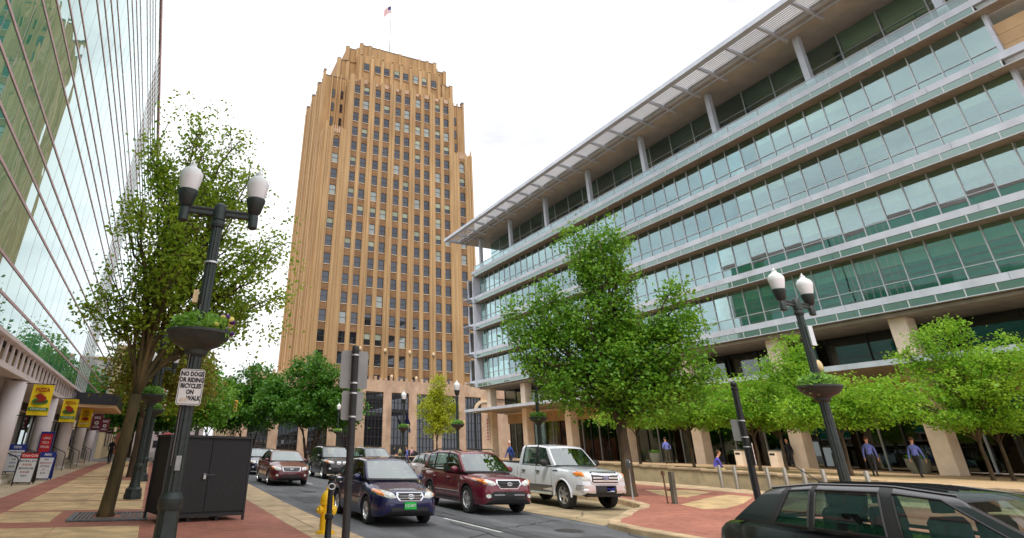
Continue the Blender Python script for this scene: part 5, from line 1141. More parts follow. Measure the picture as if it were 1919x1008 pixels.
        if interior:
            zf = zbelt(pillars[0][0]); b = MB(); x0 = L/2-pillars[0][0]; x1 = L/2-pillars[-1][0]
            for q in ([.9, 1.85] if abs(x1-x0) > 2.3 else [.8]):
                for sy in (-1, 1): b.bbox(x0-q-.16, x0-q-.02, sy*hw*.42-.24, sy*hw*.42+.24, zf-.35, zf+.22, .05); b.bbox(x0-q-.14, x0-q-.06, sy*hw*.42-.13, sy*hw*.42+.13, zf+.25, zf+.42, .03)
            b.build('seats', seat_m, s.t)
            b = MB(); b.box(x0-.45, x0+.02, -hw*.8, hw*.8, zf-.3, zf-.01); b.tube([(x0-.55+.06*math.cos(a), hw*.4+.18*math.sin(a), zf+.02+.17*math.cos(a)) for a in [i*.5236 for i in range(13)]], .015, 5); b.build('dashboard', black_pl, s.t)
    def cast(s, axis, u, v, off):
        if axis == 'f': o, d = Vector((s.L, u, v)), Vector((-1, 0, 0))
        elif axis == 'r': o, d = Vector((-s.L, u, v)), Vector((1, 0, 0))
        elif axis == 't': o, d = Vector((u, v, 5)), Vector((0, 0, -1))
        else: o, d = Vector((u, axis*3, v)), Vector((0, -axis, 0))
        h = s.bvh.ray_cast(o, d)
        if h[0] is None: return None
        nrm = h[1] if h[1].dot(d) < 0 else -h[1]; return h[0]+nrm*off*.6-d*off*.4
    def patch(s, name, outline, m, axis='f', off=.012, par=None, rings=(.0, .4, .75, 1.0), n=28, bulge=.0):
        """piece laid onto the body: outline in front view (y,z) or side view (x,z)"""
        P = []; k = len(outline); per = sum(math.dist(outline[i], outline[(i+1) % k]) for i in range(k)); step = per/n
        for i in range(k):
            a, b_ = outline[i], outline[(i+1) % k]; q = max(1, int(math.dist(a, b_)/step+.5)); P += [(a[0]+(b_[0]-a[0])*j/q, a[1]+(b_[1]-a[1])*j/q) for j in range(q)]
        c = (sum(p[0] for p in P)/len(P), sum(p[1] for p in P)/len(P)); V = []
        def add(u, v, o):
            h = s.cast(axis, u, v, o); V.append(h); return h is not None
        ok = add(*c, off+bulge)
        for rr_ in rings[1:]:
            for p in P: ok &= add(c[0]+(p[0]-c[0])*rr_, c[1]+(p[1]-c[1])*rr_, off+bulge*(1-rr_*rr_))
        for p in P: ok &= add(p[0], p[1], -.01)
        good = [v for v in V if v is not None]
        if len(good) < len(V)*.5: return None
        last = good[0]
        for i, v in enumerate(V):
            if v is None: V[i] = last
            last = V[i]
        n_ = len(P); F = [(0, 1+j, 1+(j+1) % n_) for j in range(n_)]
        for q in range(len(rings)-1): F += [(1+q*n_+j, 1+(q+1)*n_+j, 1+(q+1)*n_+(j+1) % n_, 1+q*n_+(j+1) % n_) for j in range(n_)]
        b = MB(); b.add(V, F); me = b.mesh(name, m); bm = bmesh.new(); bm.from_mesh(me); bmesh.ops.recalc_face_normals(bm, faces=bm.faces); bm.to_mesh(me); bm.free()
        me.polygons.foreach_set('use_smooth', [True]*len(me.polygons)); me.set_sharp_from_angle(angle=R(45)); return link(me, name, par or s.t)
    def line(s, name, pts, m, axis, rad=.006, off=.001, n=14):
        V = []
        for a, b_ in zip(pts[:-1], pts[1:]):
            for j in range(n):
                h = s.cast(axis, a[0]+(b_[0]-a[0])*j/n, a[1]+(b_[1]-a[1])*j/n, off)
                if h is not None: V.append(h)
        h = s.cast(axis, *pts[-1], off)
        if h is not None: V.append(h)
        if len(V) > 1: b = MB(); b.tube(V, rad, 4); return b.build(name, m, s.t)
    def both(s, name, outline, m, **kw):
        for sg in (1, -1): s.patch(name, [(p[0]*sg, p[1]) for p in outline], m, **kw)
    def mirror(s, xb, z, y, m, big=1.):
        for sg in (1, -1):
            b = MB(); b.smooth = True; c = (s.L/2-xb, sg*(y+.13*big), z); b.sphere(c, (.075*big, .12*big, .08*big), 12, 8); b.tube([(c[0], sg*(y-.06), z-.05), c], .025, 6); o = b.build('wing_mirror', m, s.t)
    def doors(s, cuts, z0, z1, hz, hx):
        for sg in (1, -1):
            for (xa, xb) in cuts: s.line('door_seam', [(s.L/2-xa, z1), (s.L/2-xb, z0)], black_pl, sg)
            for x in hx:
                h = s.cast(sg, s.L/2-x, hz, .03)
                if h: b = MB(); b.bbox(h.x-.1, h.x+.1, h.y-.022, h.y+.022, hz-.018, hz+.018, .01); b.build('door_handle', s.col if s.hand is None else s.hand, s.t)
    hand = None
def wipers(c):
    for sy in (-.45, .12):
        a = c.ept(sy*.9, .02); e = c.ept(sy*.9+.55, .06); b = MB(); b.tube([a+Vector((.03, 0, .02)), e+Vector((.035, 0, .03))], .011, 4); b.build('wiper', black_pl, c.t)
# body tables: distance from nose, width factor, underside, shoulder, centre height
SEDAN = lambda L, h=1., nose=.60: [(0, .62, .34, nose-.09, nose-.02), (.04, .74, .27, nose-.04, nose+.05), (.14, .86, .22, nose+.02, nose+.11), (.4, .96, .20, .70*h, .80*h), (.95, .99, .20, .83*h, .93*h), (1.25, 1, .19, .88*h, .97*h), (L*.5, 1, .19, .90*h, .98*h), (L-1.0, 1, .2, .94*h, 1.0*h), (L-.5, .98, .22, .95*h, 1.04*h), (L-.12, .9, .28, .93*h, 1.02*h), (L, .74, .36, .78*h, .9*h)]
SUV = lambda L, h=1., nose=.80: [(0, .66, .42, nose-.14, nose-.02), (.05, .80, .32, nose-.03, nose+.06), (.16, .90, .27, nose+.04, nose+.13), (.45, .97, .26, .92*h, 1.0*h), (1.0, 1, .26, 1.0*h, 1.10*h), (1.3, 1, .26, 1.02*h, 1.12*h), (L*.55, 1, .26, 1.05*h, 1.12*h), (L-.5, .99, .27, 1.1*h, 1.14*h), (L-.1, .93, .33, 1.08*h, 1.13*h), (L, .84, .42, .98*h, 1.05*h)]
def plate(c, z, txt, bg_, ink, y=0., w=.31):
    o = c.patch('number_plate', [(y-w/2, z-.076), (y+w/2, z-.076), (y+w/2, z+.076), (y-w/2, z+.076)], bg_, off=.03)
    h = c.cast('f', y, z, .03)
    if o and h: b = MB(); text_mb(b, txt, .085, frame((h.x+.012, y, z), (0, 1, 0), (0, 0, 1)), .0005, .002, sx=.9); b.build('plate_lettering', ink, o)
DN = R(-90)                                                       # facing down the street, towards the camera
# ---- dark blue compact sedan
blue = paint('navy', srgb(17, 19, 74), .35); L_ = 4.53
c = Car('parked_car' if False else 'car', 'dark blue compact sedan with a green front plate by the hydrant', (6.05, 16.85, gz(16)), DN, blue, L_, 1.70, SEDAN(L_, 1., .66), (.9, 3.5), .31, [(0, .93), (1.3, .97), (2.6, .97), (4.2, 1.03)],
        [(1.12, 1.83), (1.30, 1.92), (2.30, 2.42), (2.40, 2.50), (3.22, 3.06), (3.30, 3.12), (3.62, 3.30), (3.86, 3.38)], [0, 1, None, 1, None, 1, 0], (1.47, .68, .88, .03, [(1.7, 1.42), (2.4, 1.47), (3.0, 1.45), (3.5, 1.38)]), spokes=5, wt=.2)
def headlamps(c, out, amber=None, m=lamp_clear, bulge=.03):
    for sg in (1, -1):
        o = c.patch('headlight', [(p[0]*sg, p[1]) for p in out], m, off=.012, bulge=bulge)
        if amber and o: c.patch('turn_signal', [(p[0]*sg, p[1]) for p in amber], lamp_or, off=.03, par=o, bulge=.012)
headlamps(c, [(.36, .62), (.5, .60), (.72, .66), (.79, .74), (.74, .79), (.56, .77), (.42, .71)], [(.62, .65), (.73, .68), (.785, .745), (.74, .78), (.64, .755)])
c.patch('grille_surround', [(-.34, .73), (-.36, .64), (-.28, .55), (.28, .55), (.36, .64), (.34, .73)], chrome, off=.016); g_ = c.patch('grille', [(-.31, .715), (-.32, .64), (-.25, .575), (.25, .575), (.32, .64), (.31, .715)], black_pl, off=.021)
for z in (.615, .655): c.line('grille_bar', [(-.29, z), (.29, z)], chrome, 'f', .010, .03)
for (rx_, rz2, dx, dz) in ((.075, .05, 0, 0), (.03, .047, 0, 0), (.05, .018, 0, .022)): b = MB(); h = c.cast('f', 0, .648, .055); b.tube([(h.x, rx_*math.cos(a), .648+dz+rz2*math.sin(a)) for a in [i*.3927 for i in range(17)]], .007, 5); b.build('emblem', chrome, c.t)
c.patch('lower_intake', [(-.5, .42), (-.46, .34), (.46, .34), (.5, .42)], black_pl, off=.006); plate(c, .455, 'DG 4471', mat('green_plate', srgb(20, 190, 70), .5), mat('plate_white', (.75, .75, .72), .5))
c.line('bumper_seam', [(-.78, .52), (-.4, .50), (0, .49), (.4, .50), (.78, .52)], black_pl, 'f', .004); c.mirror(1.5, 1.02, .78, blue, .9); wipers(c); c.doors([(1.30, 1.28), (2.36, 2.36), (3.3, 3.2)], .3, .92, .82, (2.12, 3.1))
for sg in (1, -1): c.line('hood_seam', [(L_/2-.25, sg*.62), (L_/2-1.15, sg*.70)], black_pl, 't', .005); c.line('side_moulding', [(L_/2-1.32, .56), (L_/2-3.1, .56)], black_pl, sg, .014)
# ---- maroon mid-size crossover
maroon = paint('maroon', srgb(112, 22, 44), .3); L_ = 4.68
c = Car('car', 'maroon crossover in the next lane between the blue sedan and white pickup', (10.0, 18.85, gz(18)), DN, maroon, L_, 1.89, SUV(L_, .97, .86), (.95, 3.65), .37, [(0, 1.05), (1.4, 1.09), (2.6, 1.07), (4.5, 1.14)],
        [(1.18, 1.92), (1.36, 2.02), (2.36, 2.50), (2.46, 2.58), (3.36, 3.40), (3.44, 3.47), (4.02, 3.98), (4.30, 4.10)], [0, 1, None, 1, None, 1, 0], (1.68, .72, .9, .03, [(1.8, 1.62), (2.5, 1.69), (3.5, 1.68), (4.2, 1.62)]), cat='car', spokes=5, wt=.235)
headlamps(c, [(.42, .80), (.55, .76), (.78, .80), (.88, .90), (.86, .96), (.66, .92), (.48, .87)], [(.68, .80), (.79, .82), (.87, .91), (.86, .95), (.74, .92)])
c.patch('grille_surround', [(-.40, .92), (-.42, .82), (-.30, .68), (.30, .68), (.42, .82), (.40, .92)], chrome, off=.018); c.patch('grille', [(-.365, .895), (-.38, .82), (-.275, .71), (.275, .71), (.38, .82), (.365, .895)], black_pl, off=.024)
for z in (.76, .82, .87): c.line('grille_bar', [(-.34, z), (.34, z)], mat('dark_grille', (.06, .06, .065), .4), 'f', .011, .03)
h = c.cast('f', 0, .81, .06); b = MB(); b.tube([(h.x, .075*math.cos(a), .81+.042*math.sin(a)) for a in [i*.3927 for i in range(17)]], .007, 5); b.tube([(h.x, -.035, .78), (h.x, -.022, .84)], .009, 5); b.tube([(h.x, .022, .78), (h.x, .035, .84)], .009, 5); b.tube([(h.x, -.03, .805), (h.x, .03, .815)], .008, 5); b.build('emblem', chrome, c.t)
c.patch('lower_bumper', [(-.82, .58), (-.74, .36), (.74, .36), (.82, .58), (.6, .56), (.5, .62), (-.5, .62), (-.6, .56)], black_pl, off=.008)
c.patch('bumper_bar', [(-.52, .55), (-.5, .51), (.5, .51), (.52, .55)], mat('grey_plastic', (.25, .25, .26), .5), off=.03); c.patch('plate_holder', [(-.15, .59), (-.15, .49), (.15, .49), (.15, .59)], black_pl, off=.045)
for sg in (1, -1): c.patch('fog_lamp', [(sg*.68+.07*math.cos(a), .50+.055*math.sin(a)) for a in [i*.628 for i in range(10)]], lamp_clear, off=.02, n=10)
c.mirror(1.58, 1.16, .84, maroon, 1.15); wipers(c); c.doors([(1.36, 1.34), (2.42, 2.42), (3.45, 3.25)], .42, 1.03, .92, (2.15, 3.18))
for sg in (1, -1):
    c.line('hood_seam', [(L_/2-.3, sg*.66), (L_/2-1.2, sg*.74)], black_pl, 't', .005); c.line('side_moulding', [(L_/2-1.42, .56), (L_/2-3.15, .56)], chrome, sg, .014); c.line('sill_cladding', [(L_/2-1.5, .36), (L_/2-3.1, .36)], black_pl, sg, .04)
    b = MB(); b.tube([(.5, sg*.60, 1.69), (.3, sg*.62, 1.75), (-1.3, sg*.62, 1.74), (-1.6, sg*.6, 1.68)], .018, 6); b.build('roof_rail', black_pl, c.t)
# ---- white pickup truck
silver = paint('white', srgb(226, 228, 236), .1); L_ = 5.9
PT = [(0, .74, .52, .96, 1.02), (.05, .86, .46, 1.04, 1.10), (.18, .93, .42, 1.08, 1.15), (.5, .99, .42, 1.12, 1.20), (1.2, 1, .42, 1.17, 1.25), (1.6, 1, .42, 1.20, 1.27), (3.4, 1, .42, 1.24, 1.27), (3.95, 1, .42, 1.30, 1.31), (5.7, 1, .46, 1.34, 1.35), (5.86, .98, .5, 1.34, 1.35), (5.9, .94, .55, 1.32, 1.33)]
c = Car('pickup_truck', 'white crew cab pickup truck parked in the bay by the dense tree', (14.05, 20.1, gz(20)+.004), DN, silver, L_, 2.0, PT, (.98, 4.65), .40, [(0, 1.2), (1.6, 1.25), (3.9, 1.28), (5, 1.3)],
        [(1.42, 2.02), (1.62, 2.14), (2.50, 2.56), (2.62, 2.66), (3.42, 3.36), (3.50, 3.44), (3.72, 3.60)], [0, 1, None, 1, None, 0], (1.93, .74, .9, .03, [(1.9, 1.86), (2.6, 1.93), (3.3, 1.93), (3.8, 1.88)]), cat='pickup truck', spokes=6, wt=.28)
headlamps(c, [(.60, .86), (.84, .86), (.93, 1.0), (.93, 1.08), (.86, 1.12), (.60, 1.10)], [(.79, .98), (.92, 1.0), (.93, 1.07), (.87, 1.11), (.79, 1.10)], bulge=.015)
c.patch('grille_surround', [(-.58, 1.14), (-.58, .82), (-.52, .76), (.52, .76), (.58, .82), (.58, 1.14)], chrome, off=.02); c.patch('grille', [(-.53, 1.105), (-.53, .83), (-.48, .80), (.48, .80), (.53, .83), (.53, 1.105)], black_pl, off=.026)
for z in (.86, .95, 1.04): c.patch('grille_bar', [(-.50, z-.025), (.50, z-.025), (.50, z+.025), (-.50, z+.025)], chrome, off=.05, n=12)
h = c.cast('f', 0, .95, .075); b = MB(); b.prism([(.125*math.cos(a), .055*math.sin(a)) for a in [i*.3142 for i in range(20)]], 0, .012, frame((h.x, 0, .95), (0, 1, 0), (0, 0, 1))); e_ = b.build('emblem', chrome, c.t); b = MB(); b.prism([(.11*math.cos(a), .045*math.sin(a)) for a in [i*.3142 for i in range(20)]], .012, .016, frame((h.x, 0, .95), (0, 1, 0), (0, 0, 1))); b.build('emblem_field', mat('emblem_blue', srgb(20, 40, 120), .3), e_); b = MB(); text_mb(b, 'Ford', .07, frame((h.x+.018, 0, .955), (0, 1, 0), (0, 0, 1)), .0005, .001); b.build('emblem_script', ink_w, e_)
for sg in (1, -1): c.patch('chrome_bumper', [(sg*.42, .72), (sg*.94, .74), (sg*.95, .62), (sg*.84, .52), (sg*.42, .50)], chrome, off=.03)
c.patch('bumper_centre', [(-.42, .72), (.42, .72), (.42, .48), (-.42, .48)], black_pl, off=.03); plate(c, .62, 'YVR 2908', mat('blue_plate', srgb(190, 205, 225), .5), ink_bl, .18)
for z in (.44, .42): c.line('air_dam', [(-.7, z), (.7, z)], black_pl, 'f', .05, .0)
c.mirror(1.78, 1.36, .92, black_pl, 1.45); wipers(c); c.hand = black_pl; c.doors([(1.60, 1.55), (2.56, 2.56), (3.50, 3.50), (3.74, 3.74)], .5, 1.2, 1.08, (2.38, 3.3))
for sg in (1, -1):
    c.patch('lower_two_tone', [(L_/2-1.55, .44), (L_/2-4.1, .44), (L_/2-4.1, .66), (L_/2-1.55, .66)], mat('paint_grey', (.10, .095, .09), .35, .2, coat=1, local=True), axis=sg, off=.006)
    b = MB(); b.tube([(L_/2-1.6, sg*.98, .40), (L_/2-3.8, sg*.98, .40)], .045, 8); b.build('side_step', chrome, c.t); c.patch('vent_badge', [(L_/2-1.22, 1.10), (L_/2-1.5, 1.10), (L_/2-1.5, 1.13), (L_/2-1.22, 1.13)], black_pl, axis=sg, off=.01, n=8)
    c.line('hood_seam', [(L_/2-.2, sg*.82), (L_/2-1.4, sg*.86)], black_pl, 't', .006)
    b = MB(); pts = [(L_/2-.98+.475*math.cos(a), sg*1.005, .4+.475*math.sin(a)) for a in [R(-5)+R(190)*i/14 for i in range(15)]]; b.tube(pts, .03, 6); b.build('wheel_arch_flare', silver, c.t)
b = MB(); b.box(-2.75, -.95, -.80, .80, 1.32, 1.36); b.build('bed_liner', black_pl, c.t)
# ---- generic vehicles farther back
def sedan(label, x, y, col, L=4.7, W=1.83, h=1.06, name='car', lamps=True, front=True, rz=DN, seed=0):
    c = Car(name, label, (x, y, gz(y)+.006), rz, col, L, W, SEDAN(L, h, .70), (.95, L-1.05), .33, [(0, .98), (1.3, 1.02), (2.6, 1.03), (4.4, 1.09)],
            [(1.2, 1.95), (1.4, 2.05), (2.40, 2.5), (2.5, 2.6), (3.36, 3.22), (3.45, 3.30), (3.8, 3.45), (4.1, 3.6)], [0, 1, None, 1, None, 1, 0], (1.52, .70, .88, .03, [(1.8, 1.47), (2.5, 1.52), (3.2, 1.5), (3.8, 1.42)]), wt=.21)
    headlamps(c, [(.48, .66), (.66, .64), (.84, .70), (.87, .79), (.70, .81), (.50, .77)], [(.76, .68), (.85, .72), (.87, .785), (.78, .80)])
    c.patch('grille_surround', [(-.44, .79), (-.42, .63), (-.36, .60), (.36, .60), (.42, .63), (.44, .79)], chrome, off=.016); c.patch('grille', [(-.40, .77), (-.385, .645), (-.33, .625), (.33, .625), (.385, .645), (.40, .77)], black_pl, off=.022)
    for z in (.665, .70, .735): c.line('grille_bar', [(-.36, z), (.36, z)], chrome, 'f', .007, .03)
    b = MB(); h_ = c.cast('f', 0, .70, .045); b.prism([(.09*math.cos(a), .04*math.sin(a)) for a in [i*.3142 for i in range(20)]], 0, .01, frame((h_.x, 0, .70), (0, 1, 0), (0, 0, 1))); b.build('emblem', chrome, c.t)
    c.patch('lower_intake', [(-.45, .46), (-.42, .36), (.42, .36), (.45, .46)], black_pl, off=.006)
    for sg in (1, -1): c.patch('fog_lamp', [(sg*.66+.06*math.cos(a), .44+.045*math.sin(a)) for a in [i*.628 for i in range(10)]], lamp_clear, off=.015, n=10)
    c.mirror(1.55, 1.06, .82, col); wipers(c); c.doors([(1.38, 1.36), (2.46, 2.46), (3.42, 3.3)], .32, .96, .88, (2.2, 3.2)); return c
def suv(label, x, y, col, L=4.8, W=1.92, rz=DN, name='car'):
    c = Car(name, label, (x, y, gz(y)+.006), rz, col, L, W, SUV(L, 1., .9), (.95, L-1.0), .38, [(0, 1.08), (1.4, 1.12), (2.6, 1.12), (4.6, 1.16)],
            [(1.22, 2.0), (1.42, 2.1), (2.42, 2.56), (2.52, 2.64), (3.46, 3.5), (3.54, 3.57), (4.15, 4.1), (4.42, 4.24)], [0, 1, None, 1, None, 1, 0], (1.74, .74, .9, .03, [(1.9, 1.69), (2.6, 1.75), (3.6, 1.74), (4.4, 1.68)]), wt=.25)
    headlamps(c, [(.46, .84), (.62, .80), (.84, .84), (.90, .93), (.74, .97), (.50, .93)], [(.74, .84), (.86, .87), (.89, .93), (.78, .955)])
    for sg in (1, -1): c.patch('grille', [(sg*.04, .92), (sg*.05, .78), (sg*.26, .76), (sg*.32, .84), (sg*.28, .93)], chrome, off=.014); c.patch('fog_lamp', [(sg*.7+.06*math.cos(a), .56+.05*math.sin(a)) for a in [i*.628 for i in range(10)]], lamp_clear, off=.015, n=10)
    c.patch('lower_intake', [(-.6, .56), (-.5, .42), (.5, .42), (.6, .56)], black_pl, off=.006); c.mirror(1.6, 1.2, .86, col, 1.1); wipers(c); c.doors([(1.40, 1.38), (2.48, 2.48), (3.52, 3.35)], .42, 1.05, .95, (2.2, 3.25)); return c
black_c = paint('black', (.012, .011, .014), .1); mar2 = paint('dark_red', srgb(98, 22, 32), .3); pearl = paint('pale_silver', srgb(216, 204, 210), .2); navy2 = paint('dark_blue', srgb(20, 26, 60), .3); grey_c = paint('grey', srgb(120, 122, 130), .4); white_c = paint('plain_white', (.72, .72, .72), 0)
sedan('maroon sedan with chrome grille coming down the left lane', 6.35, 32.5, mar2, 5.0, 1.9, 1.08)
suv('black sport utility vehicle behind the maroon sedan in the next lane', 10.5, 38.2, black_c)
sedan('dark blue sedan following behind the maroon sedan', 6.9, 43.6, navy2)
sedan('pale grey sedan behind the dark blue sedan', 8.4, 50.5, grey_c)
suv('black sport utility vehicle parked behind the pale pink sedan', 13.6, 39.5, black_c, 5.0)
sedan('pale pinkish silver sedan parked behind the white pickup', 14.25, 30.5, pearl)
sedan('dark sedan parked in the bay beyond the black utility vehicles', 14.3, 47.5, navy2)
suv('white utility vehicle far up the street under the trees', .9+4.2, 64, white_c)
suv('dark utility vehicle crossing in front of the tower base', 30.5, 92, navy2, rz=R(180))
sedan('black sedan crossing in front of the small yellow green tree', 36.5, 90, black_c, rz=R(180))
sedan('dark sedan parked by the far stone column', 40.0, 88.5, navy2, rz=R(180))
# ---- black hatchback in the foreground
L_ = 4.2; cg2 = glass_mat('clear_car_glass', (.60, .74, .68), (.9, .97, .95), .07, .8)
c = Car('car', 'black hatchback close by with its rear window and roof aerial showing', (7.1, 3.76, -.02), R(-90), black_c, L_, 1.72, [(0, .70, .34, .56, .62), (.05, .82, .26, .62, .70), (.16, .9, .22, .68, .76), (.45, .97, .2, .80, .88), (.9, .99, .2, .88, .96), (1.2, 1, .19, .92, .99), (2.6, 1, .19, .94, 1.0), (3.6, 1, .2, .98, 1.02), (4.05, .94, .28, .97, 1.02), (4.2, .84, .36, .9, .95)],
        (.82, 3.45), .31, [(0, .95), (1.2, .99), (2.6, .99), (4.2, 1.02)], [(1.0, 1.78), (1.18, 1.92), (2.16, 2.24), (2.30, 2.36), (2.98, 2.96), (3.05, 3.02), (3.42, 3.24), (3.52, 3.32), (3.92, 3.52)], [0, 1, None, 1, None, 1, None, 0], (1.47, .70, .88, .03, [(1.6, 1.36), (2.3, 1.42), (3.0, 1.405), (3.6, 1.34)]), gl=cg2, wg=cg2, wt=.2)
for k in range(5):
    sx = -.6+.3*k; b = MB(); b.tube([c.rpt(i, sx)+Vector((0, 0, .004)) for i in range(1, 8)], .008, 4); b.build('roof_groove', black_pl, c.t)
for sg in (1, -1): b = MB(); b.tube([c.rpt(i, sg*.93)+Vector((0, 0, .006)) for i in range(0, 9)], .012, 5); b.build('roof_drip_rail', black_c, c.t)
b = MB(); p = c.rpt(7, 0); b.lathe([(.035, 0), (.025, .03)], 10, tuple(p)); b.tube([p+Vector((0, 0, .02)), p+Vector((-.26, .0, .17))], .006, 5); b.build('aerial', black_pl, c.t)
headlamps(c, [(.42, .64), (.6, .62), (.78, .70), (.76, .80), (.55, .78)]); c.mirror(1.3, 1.02, .80, black_c); wipers(c); c.doors([(1.18, 1.16), (2.22, 2.22), (3.05, 2.95)], .3, .95, .85, (1.95, 2.85))
# ---- stainless food cart far up the left pavement
wv = thing('food_cart', 'pale food cart with striped front standing far up the left pavement', 'cart', (1.1, 56, zleft(56))); b = MB(); b.bbox(-.8, .8, -.5, .5, .35, 1.15, .04); b.build('body', white_al, wv)
for sx_ in (-.6, .6):
    b = MB(); b.lathe([(.2, -.04), (.2, .04)], 14, M=Matrix.Translation((sx_, -.45, .2)) @ Matrix.Rotation(R(90), 4, 'X')); b.build('wheel', tyre_m, wv); b = MB(); b.tube([(sx_, 0, 1.1), (sx_, 0, 2.1)], .02, 6); b.build('canopy_pole', stl, wv)
b = MB(); b.add([(-1, -.8, 2.05), (1, -.8, 2.05), (1, .8, 2.05), (-1, .8, 2.05), (0, 0, 2.45)], [(0, 1, 4), (1, 2, 4), (2, 3, 4), (3, 0, 4), (3, 2, 1, 0)]); b.build('canopy', abr, wv)
# ------------------------------------------------------------------ people
skin_m = mat('skin', srgb(206, 150, 122), .6, var=.06, scale=20, local=True); shoe_m = mat('shoe_black', (.02, .018, .016), .5, local=True)
def cloth(n_, c): return mat('cloth_'+n_, c, .85, var=.12, scale=16, bump=.3, bscale=30, local=True)
def person(label, loc, rz, shirt, trousers, hair, h=1.78, pose='walk', bare=False, held=None):
    """continuous skinned body; x forward, y left"""
    t = thing('person', label, 'person', loc, rz); k = h/1.78; V = []; E_ = []; RD = []
    def v(x, y, z, r): V.append((x*k, y*k, z*k)); RD.append(r*k); return len(V)-1
    def ch(a, pts):
        for p in pts: b_ = v(*p); E_.append((a, b_)); a = b_
        return a
    sit = pose == 'sit'; zp = .96 if not sit else .50
    lean = .05 if pose == 'walk' else (.22 if sit else .02)
    pel = v(0, 0, zp, .135); w1 = ch(pel, [(lean*.3, 0, zp+.14, .13), (lean*.7, 0, zp+.30, .155), (lean, 0, zp+.43, .135)]); neck = ch(w1, [(lean*1.1, 0, zp+.53, .06), (lean*1.25+.01, 0, zp+.60, .055)])
    head = ch(neck, [(lean*1.4+.03, 0, zp+.68, .088), (lean*1.4+.02, 0, zp+.77, .09)])
    for sg in (1, -1):
        sw = sg*(.24 if pose == 'walk' else .03)
        if sit: ch(pel, [(.06, sg*.1, zp-.02, .1), (.42, sg*.13, zp+.0, .082), (.48, sg*.13, zp-.22, .062), (.44, sg*.13, .09, .045), (.56, sg*.14, .04, .038), (.64, sg*.14, .035, .03)])
        else:
            kb = -.12 if sw < 0 else 0
            ch(pel, [(0, sg*.095, zp-.08, .1), (sw*.55+.03, sg*.1, .50, .068), (sw+kb*.6, sg*.1, .10-(kb*.2), .044), (sw+.06+kb*.6, sg*.105, .045-(kb*.25), .04), (sw+.16+kb*.5, sg*.11, .035-(kb*.15), .032)])
        aw = -sw*.9
        if sit: arm = [(lean, sg*.19, zp+.40, .062), (lean+.08, sg*.23, zp+.15, .048), (.36, sg*.15, zp+.10, .036), (.43, sg*.12, zp+.10, .034)]
        elif pose == 'hip' : arm = [(lean, sg*.19, zp+.40, .062), (-.05, sg*.30, zp+.13, .047), (.08, sg*.19, zp+.02, .036), (.12, sg*.16, zp+.0, .034)]
        else: arm = [(lean, sg*.19, zp+.40, .062), (lean+aw*.35, sg*.245, zp+.12, .047), (lean+aw*.9+.05, sg*.25, zp-.12, .036), (lean+aw*1.05+.07, sg*.245, zp-.2, .036)]
        e = ch(w1, arm); hx = V[e]
        for f in range(4): ch(e, [(hx[0]/k+.02*(f-1.5), hx[1]/k+sg*.004, hx[2]/k-.05, .0105), (hx[0]/k+.02*(f-1.5)+.008, hx[1]/k, hx[2]/k-(.10-.008*abs(f-1.3)), .0085)])
        ch(e, [(hx[0]/k+.035, hx[1]/k-sg*.02, hx[2]/k-.03, .011), (hx[0]/k+.05, hx[1]/k-sg*.03, hx[2]/k-.06, .009)])
    me = bpy.data.meshes.new('body'); me.from_pydata(V, E_, []); o = bpy.data.objects.new('body', me); COL.objects.link(o)
    m1 = o.modifiers.new('skin', 'SKIN'); 
    for i, sv in enumerate(me.skin_vertices[0].data): sv.radius = (RD[i], RD[i]); sv.use_root = i == 0
    m2 = o.modifiers.new('sub', 'SUBSURF'); m2.levels = 1; m2.render_levels = 1
    dg = bpy.context.evaluated_depsgraph_get(); m = bpy.data.meshes.new_from_object(o.evaluated_get(dg)); bpy.data.objects.remove(o)
    m.name = 'body'; m.materials.clear()
    for q in (skin_m, shirt, trousers, shoe_m): m.materials.append(q)
    zw = zp+.06 if not sit else zp+.07
    for p in m.polygons:
        c = p.center/k; p.use_smooth = True; ay = abs(c.y)
        if c.z > zp+.545: i = 0
        elif c.z < .085: i = 3
        elif sit: i = 1 if (c.z > zw and c.x < .40) else (2 if (c.x < .385 or c.z < zp+.06) else 0)
        elif ay > .185 and c.z < zp-.13: i = 0
        elif bare and ay > .2 and c.z < zp+.12: i = 0
        elif ay > .165 and pose != 'hip': i = 1
        elif c.z > zw-.02: i = 1
        else: i = 2
        p.material_index = i
    link(m, 'body', t)
    hd = Vector(V[head]); b = MB(); b.smooth = True
    b.sphere(hd+Vector((.005, 0, -.01))*k, (.098*k, .078*k, .118*k), 14, 10); b.sphere(hd+Vector((.10, 0, -.035))*k, (.02*k, .013*k, .02*k), 6, 5)
    for sg in (1, -1): b.sphere(hd+Vector((-.005, sg*.08, -.03))*k, (.02*k, .01*k, .03*k), 6, 5)
    b.build('head', skin_m, t)
    b = MB()
    for sg in (1, -1): b.sphere(hd+Vector((.09, sg*.032, -.012))*k, (.012*k, .014*k, .01*k), 6, 4)
    b.box(hd.x+.088*k, hd.x+.098*k, -.025*k, .025*k, hd.z-.082*k, hd.z-.075*k); b.build('face_features', mat('eye_dark', (.03, .02, .018), .4), t)
    if hair:
        b = MB(); b.smooth = True; b.sphere(hd+Vector((-.018, 0, .022))*k, (.10*k, .087*k, .108*k), 14, 10); b.build('hair', hair, t)
    return t
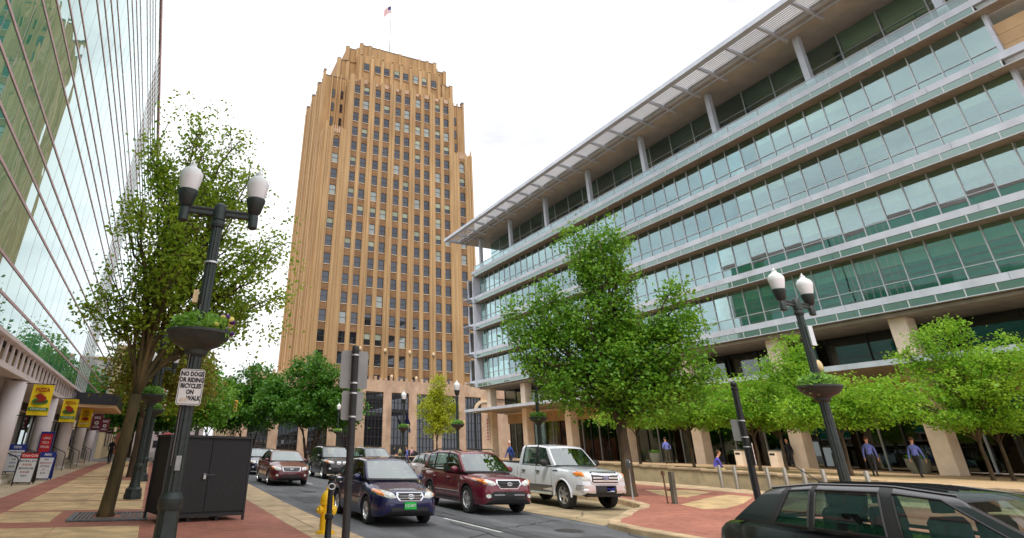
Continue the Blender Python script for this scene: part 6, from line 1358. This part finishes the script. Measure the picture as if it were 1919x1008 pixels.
blue_sh = cloth('light_blue', srgb(112, 124, 204)); dark_tr = cloth('charcoal', (.03, .03, .035)); olive_tr = cloth('olive', srgb(74, 70, 58)); purple_sh = cloth('violet', srgb(88, 80, 178)); khaki = cloth('khaki', srgb(186, 172, 120)); black_sh = cloth('black', (.012, .012, .014)); pink_sh = cloth('pink', srgb(220, 170, 190)); royal = cloth('royal_blue', srgb(40, 74, 150))
hair_b = mat('hair_brown', srgb(88, 58, 36), .8, var=.2, scale=40, local=True); hair_w = mat('hair_white', srgb(214, 208, 196), .8, local=True); hair_k = mat('hair_dark', (.02, .015, .012), .7, local=True)
person('walking person in blue shirt and dark trousers beside the lamp post', (33.5, 20.6, zplaza(20.6)), R(25), blue_sh, dark_tr, hair_b)
person('walking person in blue shirt and dark trousers heading to the planter', (35.7, 19.8, zplaza(19.8)), R(10), blue_sh, dark_tr, hair_b, 1.8)
person('person in blue shirt and olive trousers with hands on hips on the plaza', (36.4, 36.9, zplaza(36.9)), R(70), blue_sh, olive_tr, hair_k, 1.8, 'hip')
person('person in violet shirt and khaki trousers seated on the low wall', (27.4, 24.7, zplaza(24.7)-.38), R(-35), purple_sh, khaki, hair_b, 1.76, 'sit')
person('white haired person in a dark blue shirt behind the pickup', (23.0, 37.5, zright(23, 37.5)+.12), R(190), royal, dark_tr, hair_w, 1.85, 'walk')
person('person in pink top partly hidden behind the pickup hood', (22.8, 30.5, zright(22.8, 30)), R(200), pink_sh, dark_tr, hair_k, 1.65, 'walk')
person('person dressed in black standing beside the mossy tree trunk', (-2.9, 55, zleft(55)), R(240), black_sh, black_sh, hair_k, 1.9, 'hip')
person('person in black standing in the lobby doorway', (42.0, 31.2, 1.17), R(200), black_sh, dark_tr, hair_k, 1.78, 'stand')
for i, (x, y, s, lab) in enumerate(((33.0, 86, black_sh, 'pedestrian in black waiting by the cross street'), (34.0, 86.2, khaki, 'pedestrian in khaki waiting by the cross street'), (36.0, 86.4, pink_sh, 'pedestrian in pink near the small yellow green tree'), (17.6, 58, pink_sh, 'pedestrian in pink walking behind the parked black vehicle'), (24.5, 60, blue_sh, 'pedestrian in light blue walking near the far columns'))):
    person(lab, (x, y, gz(y)+.13), R(40*i), s, dark_tr, hair_k, 1.75, 'stand' if i < 2 else 'walk')
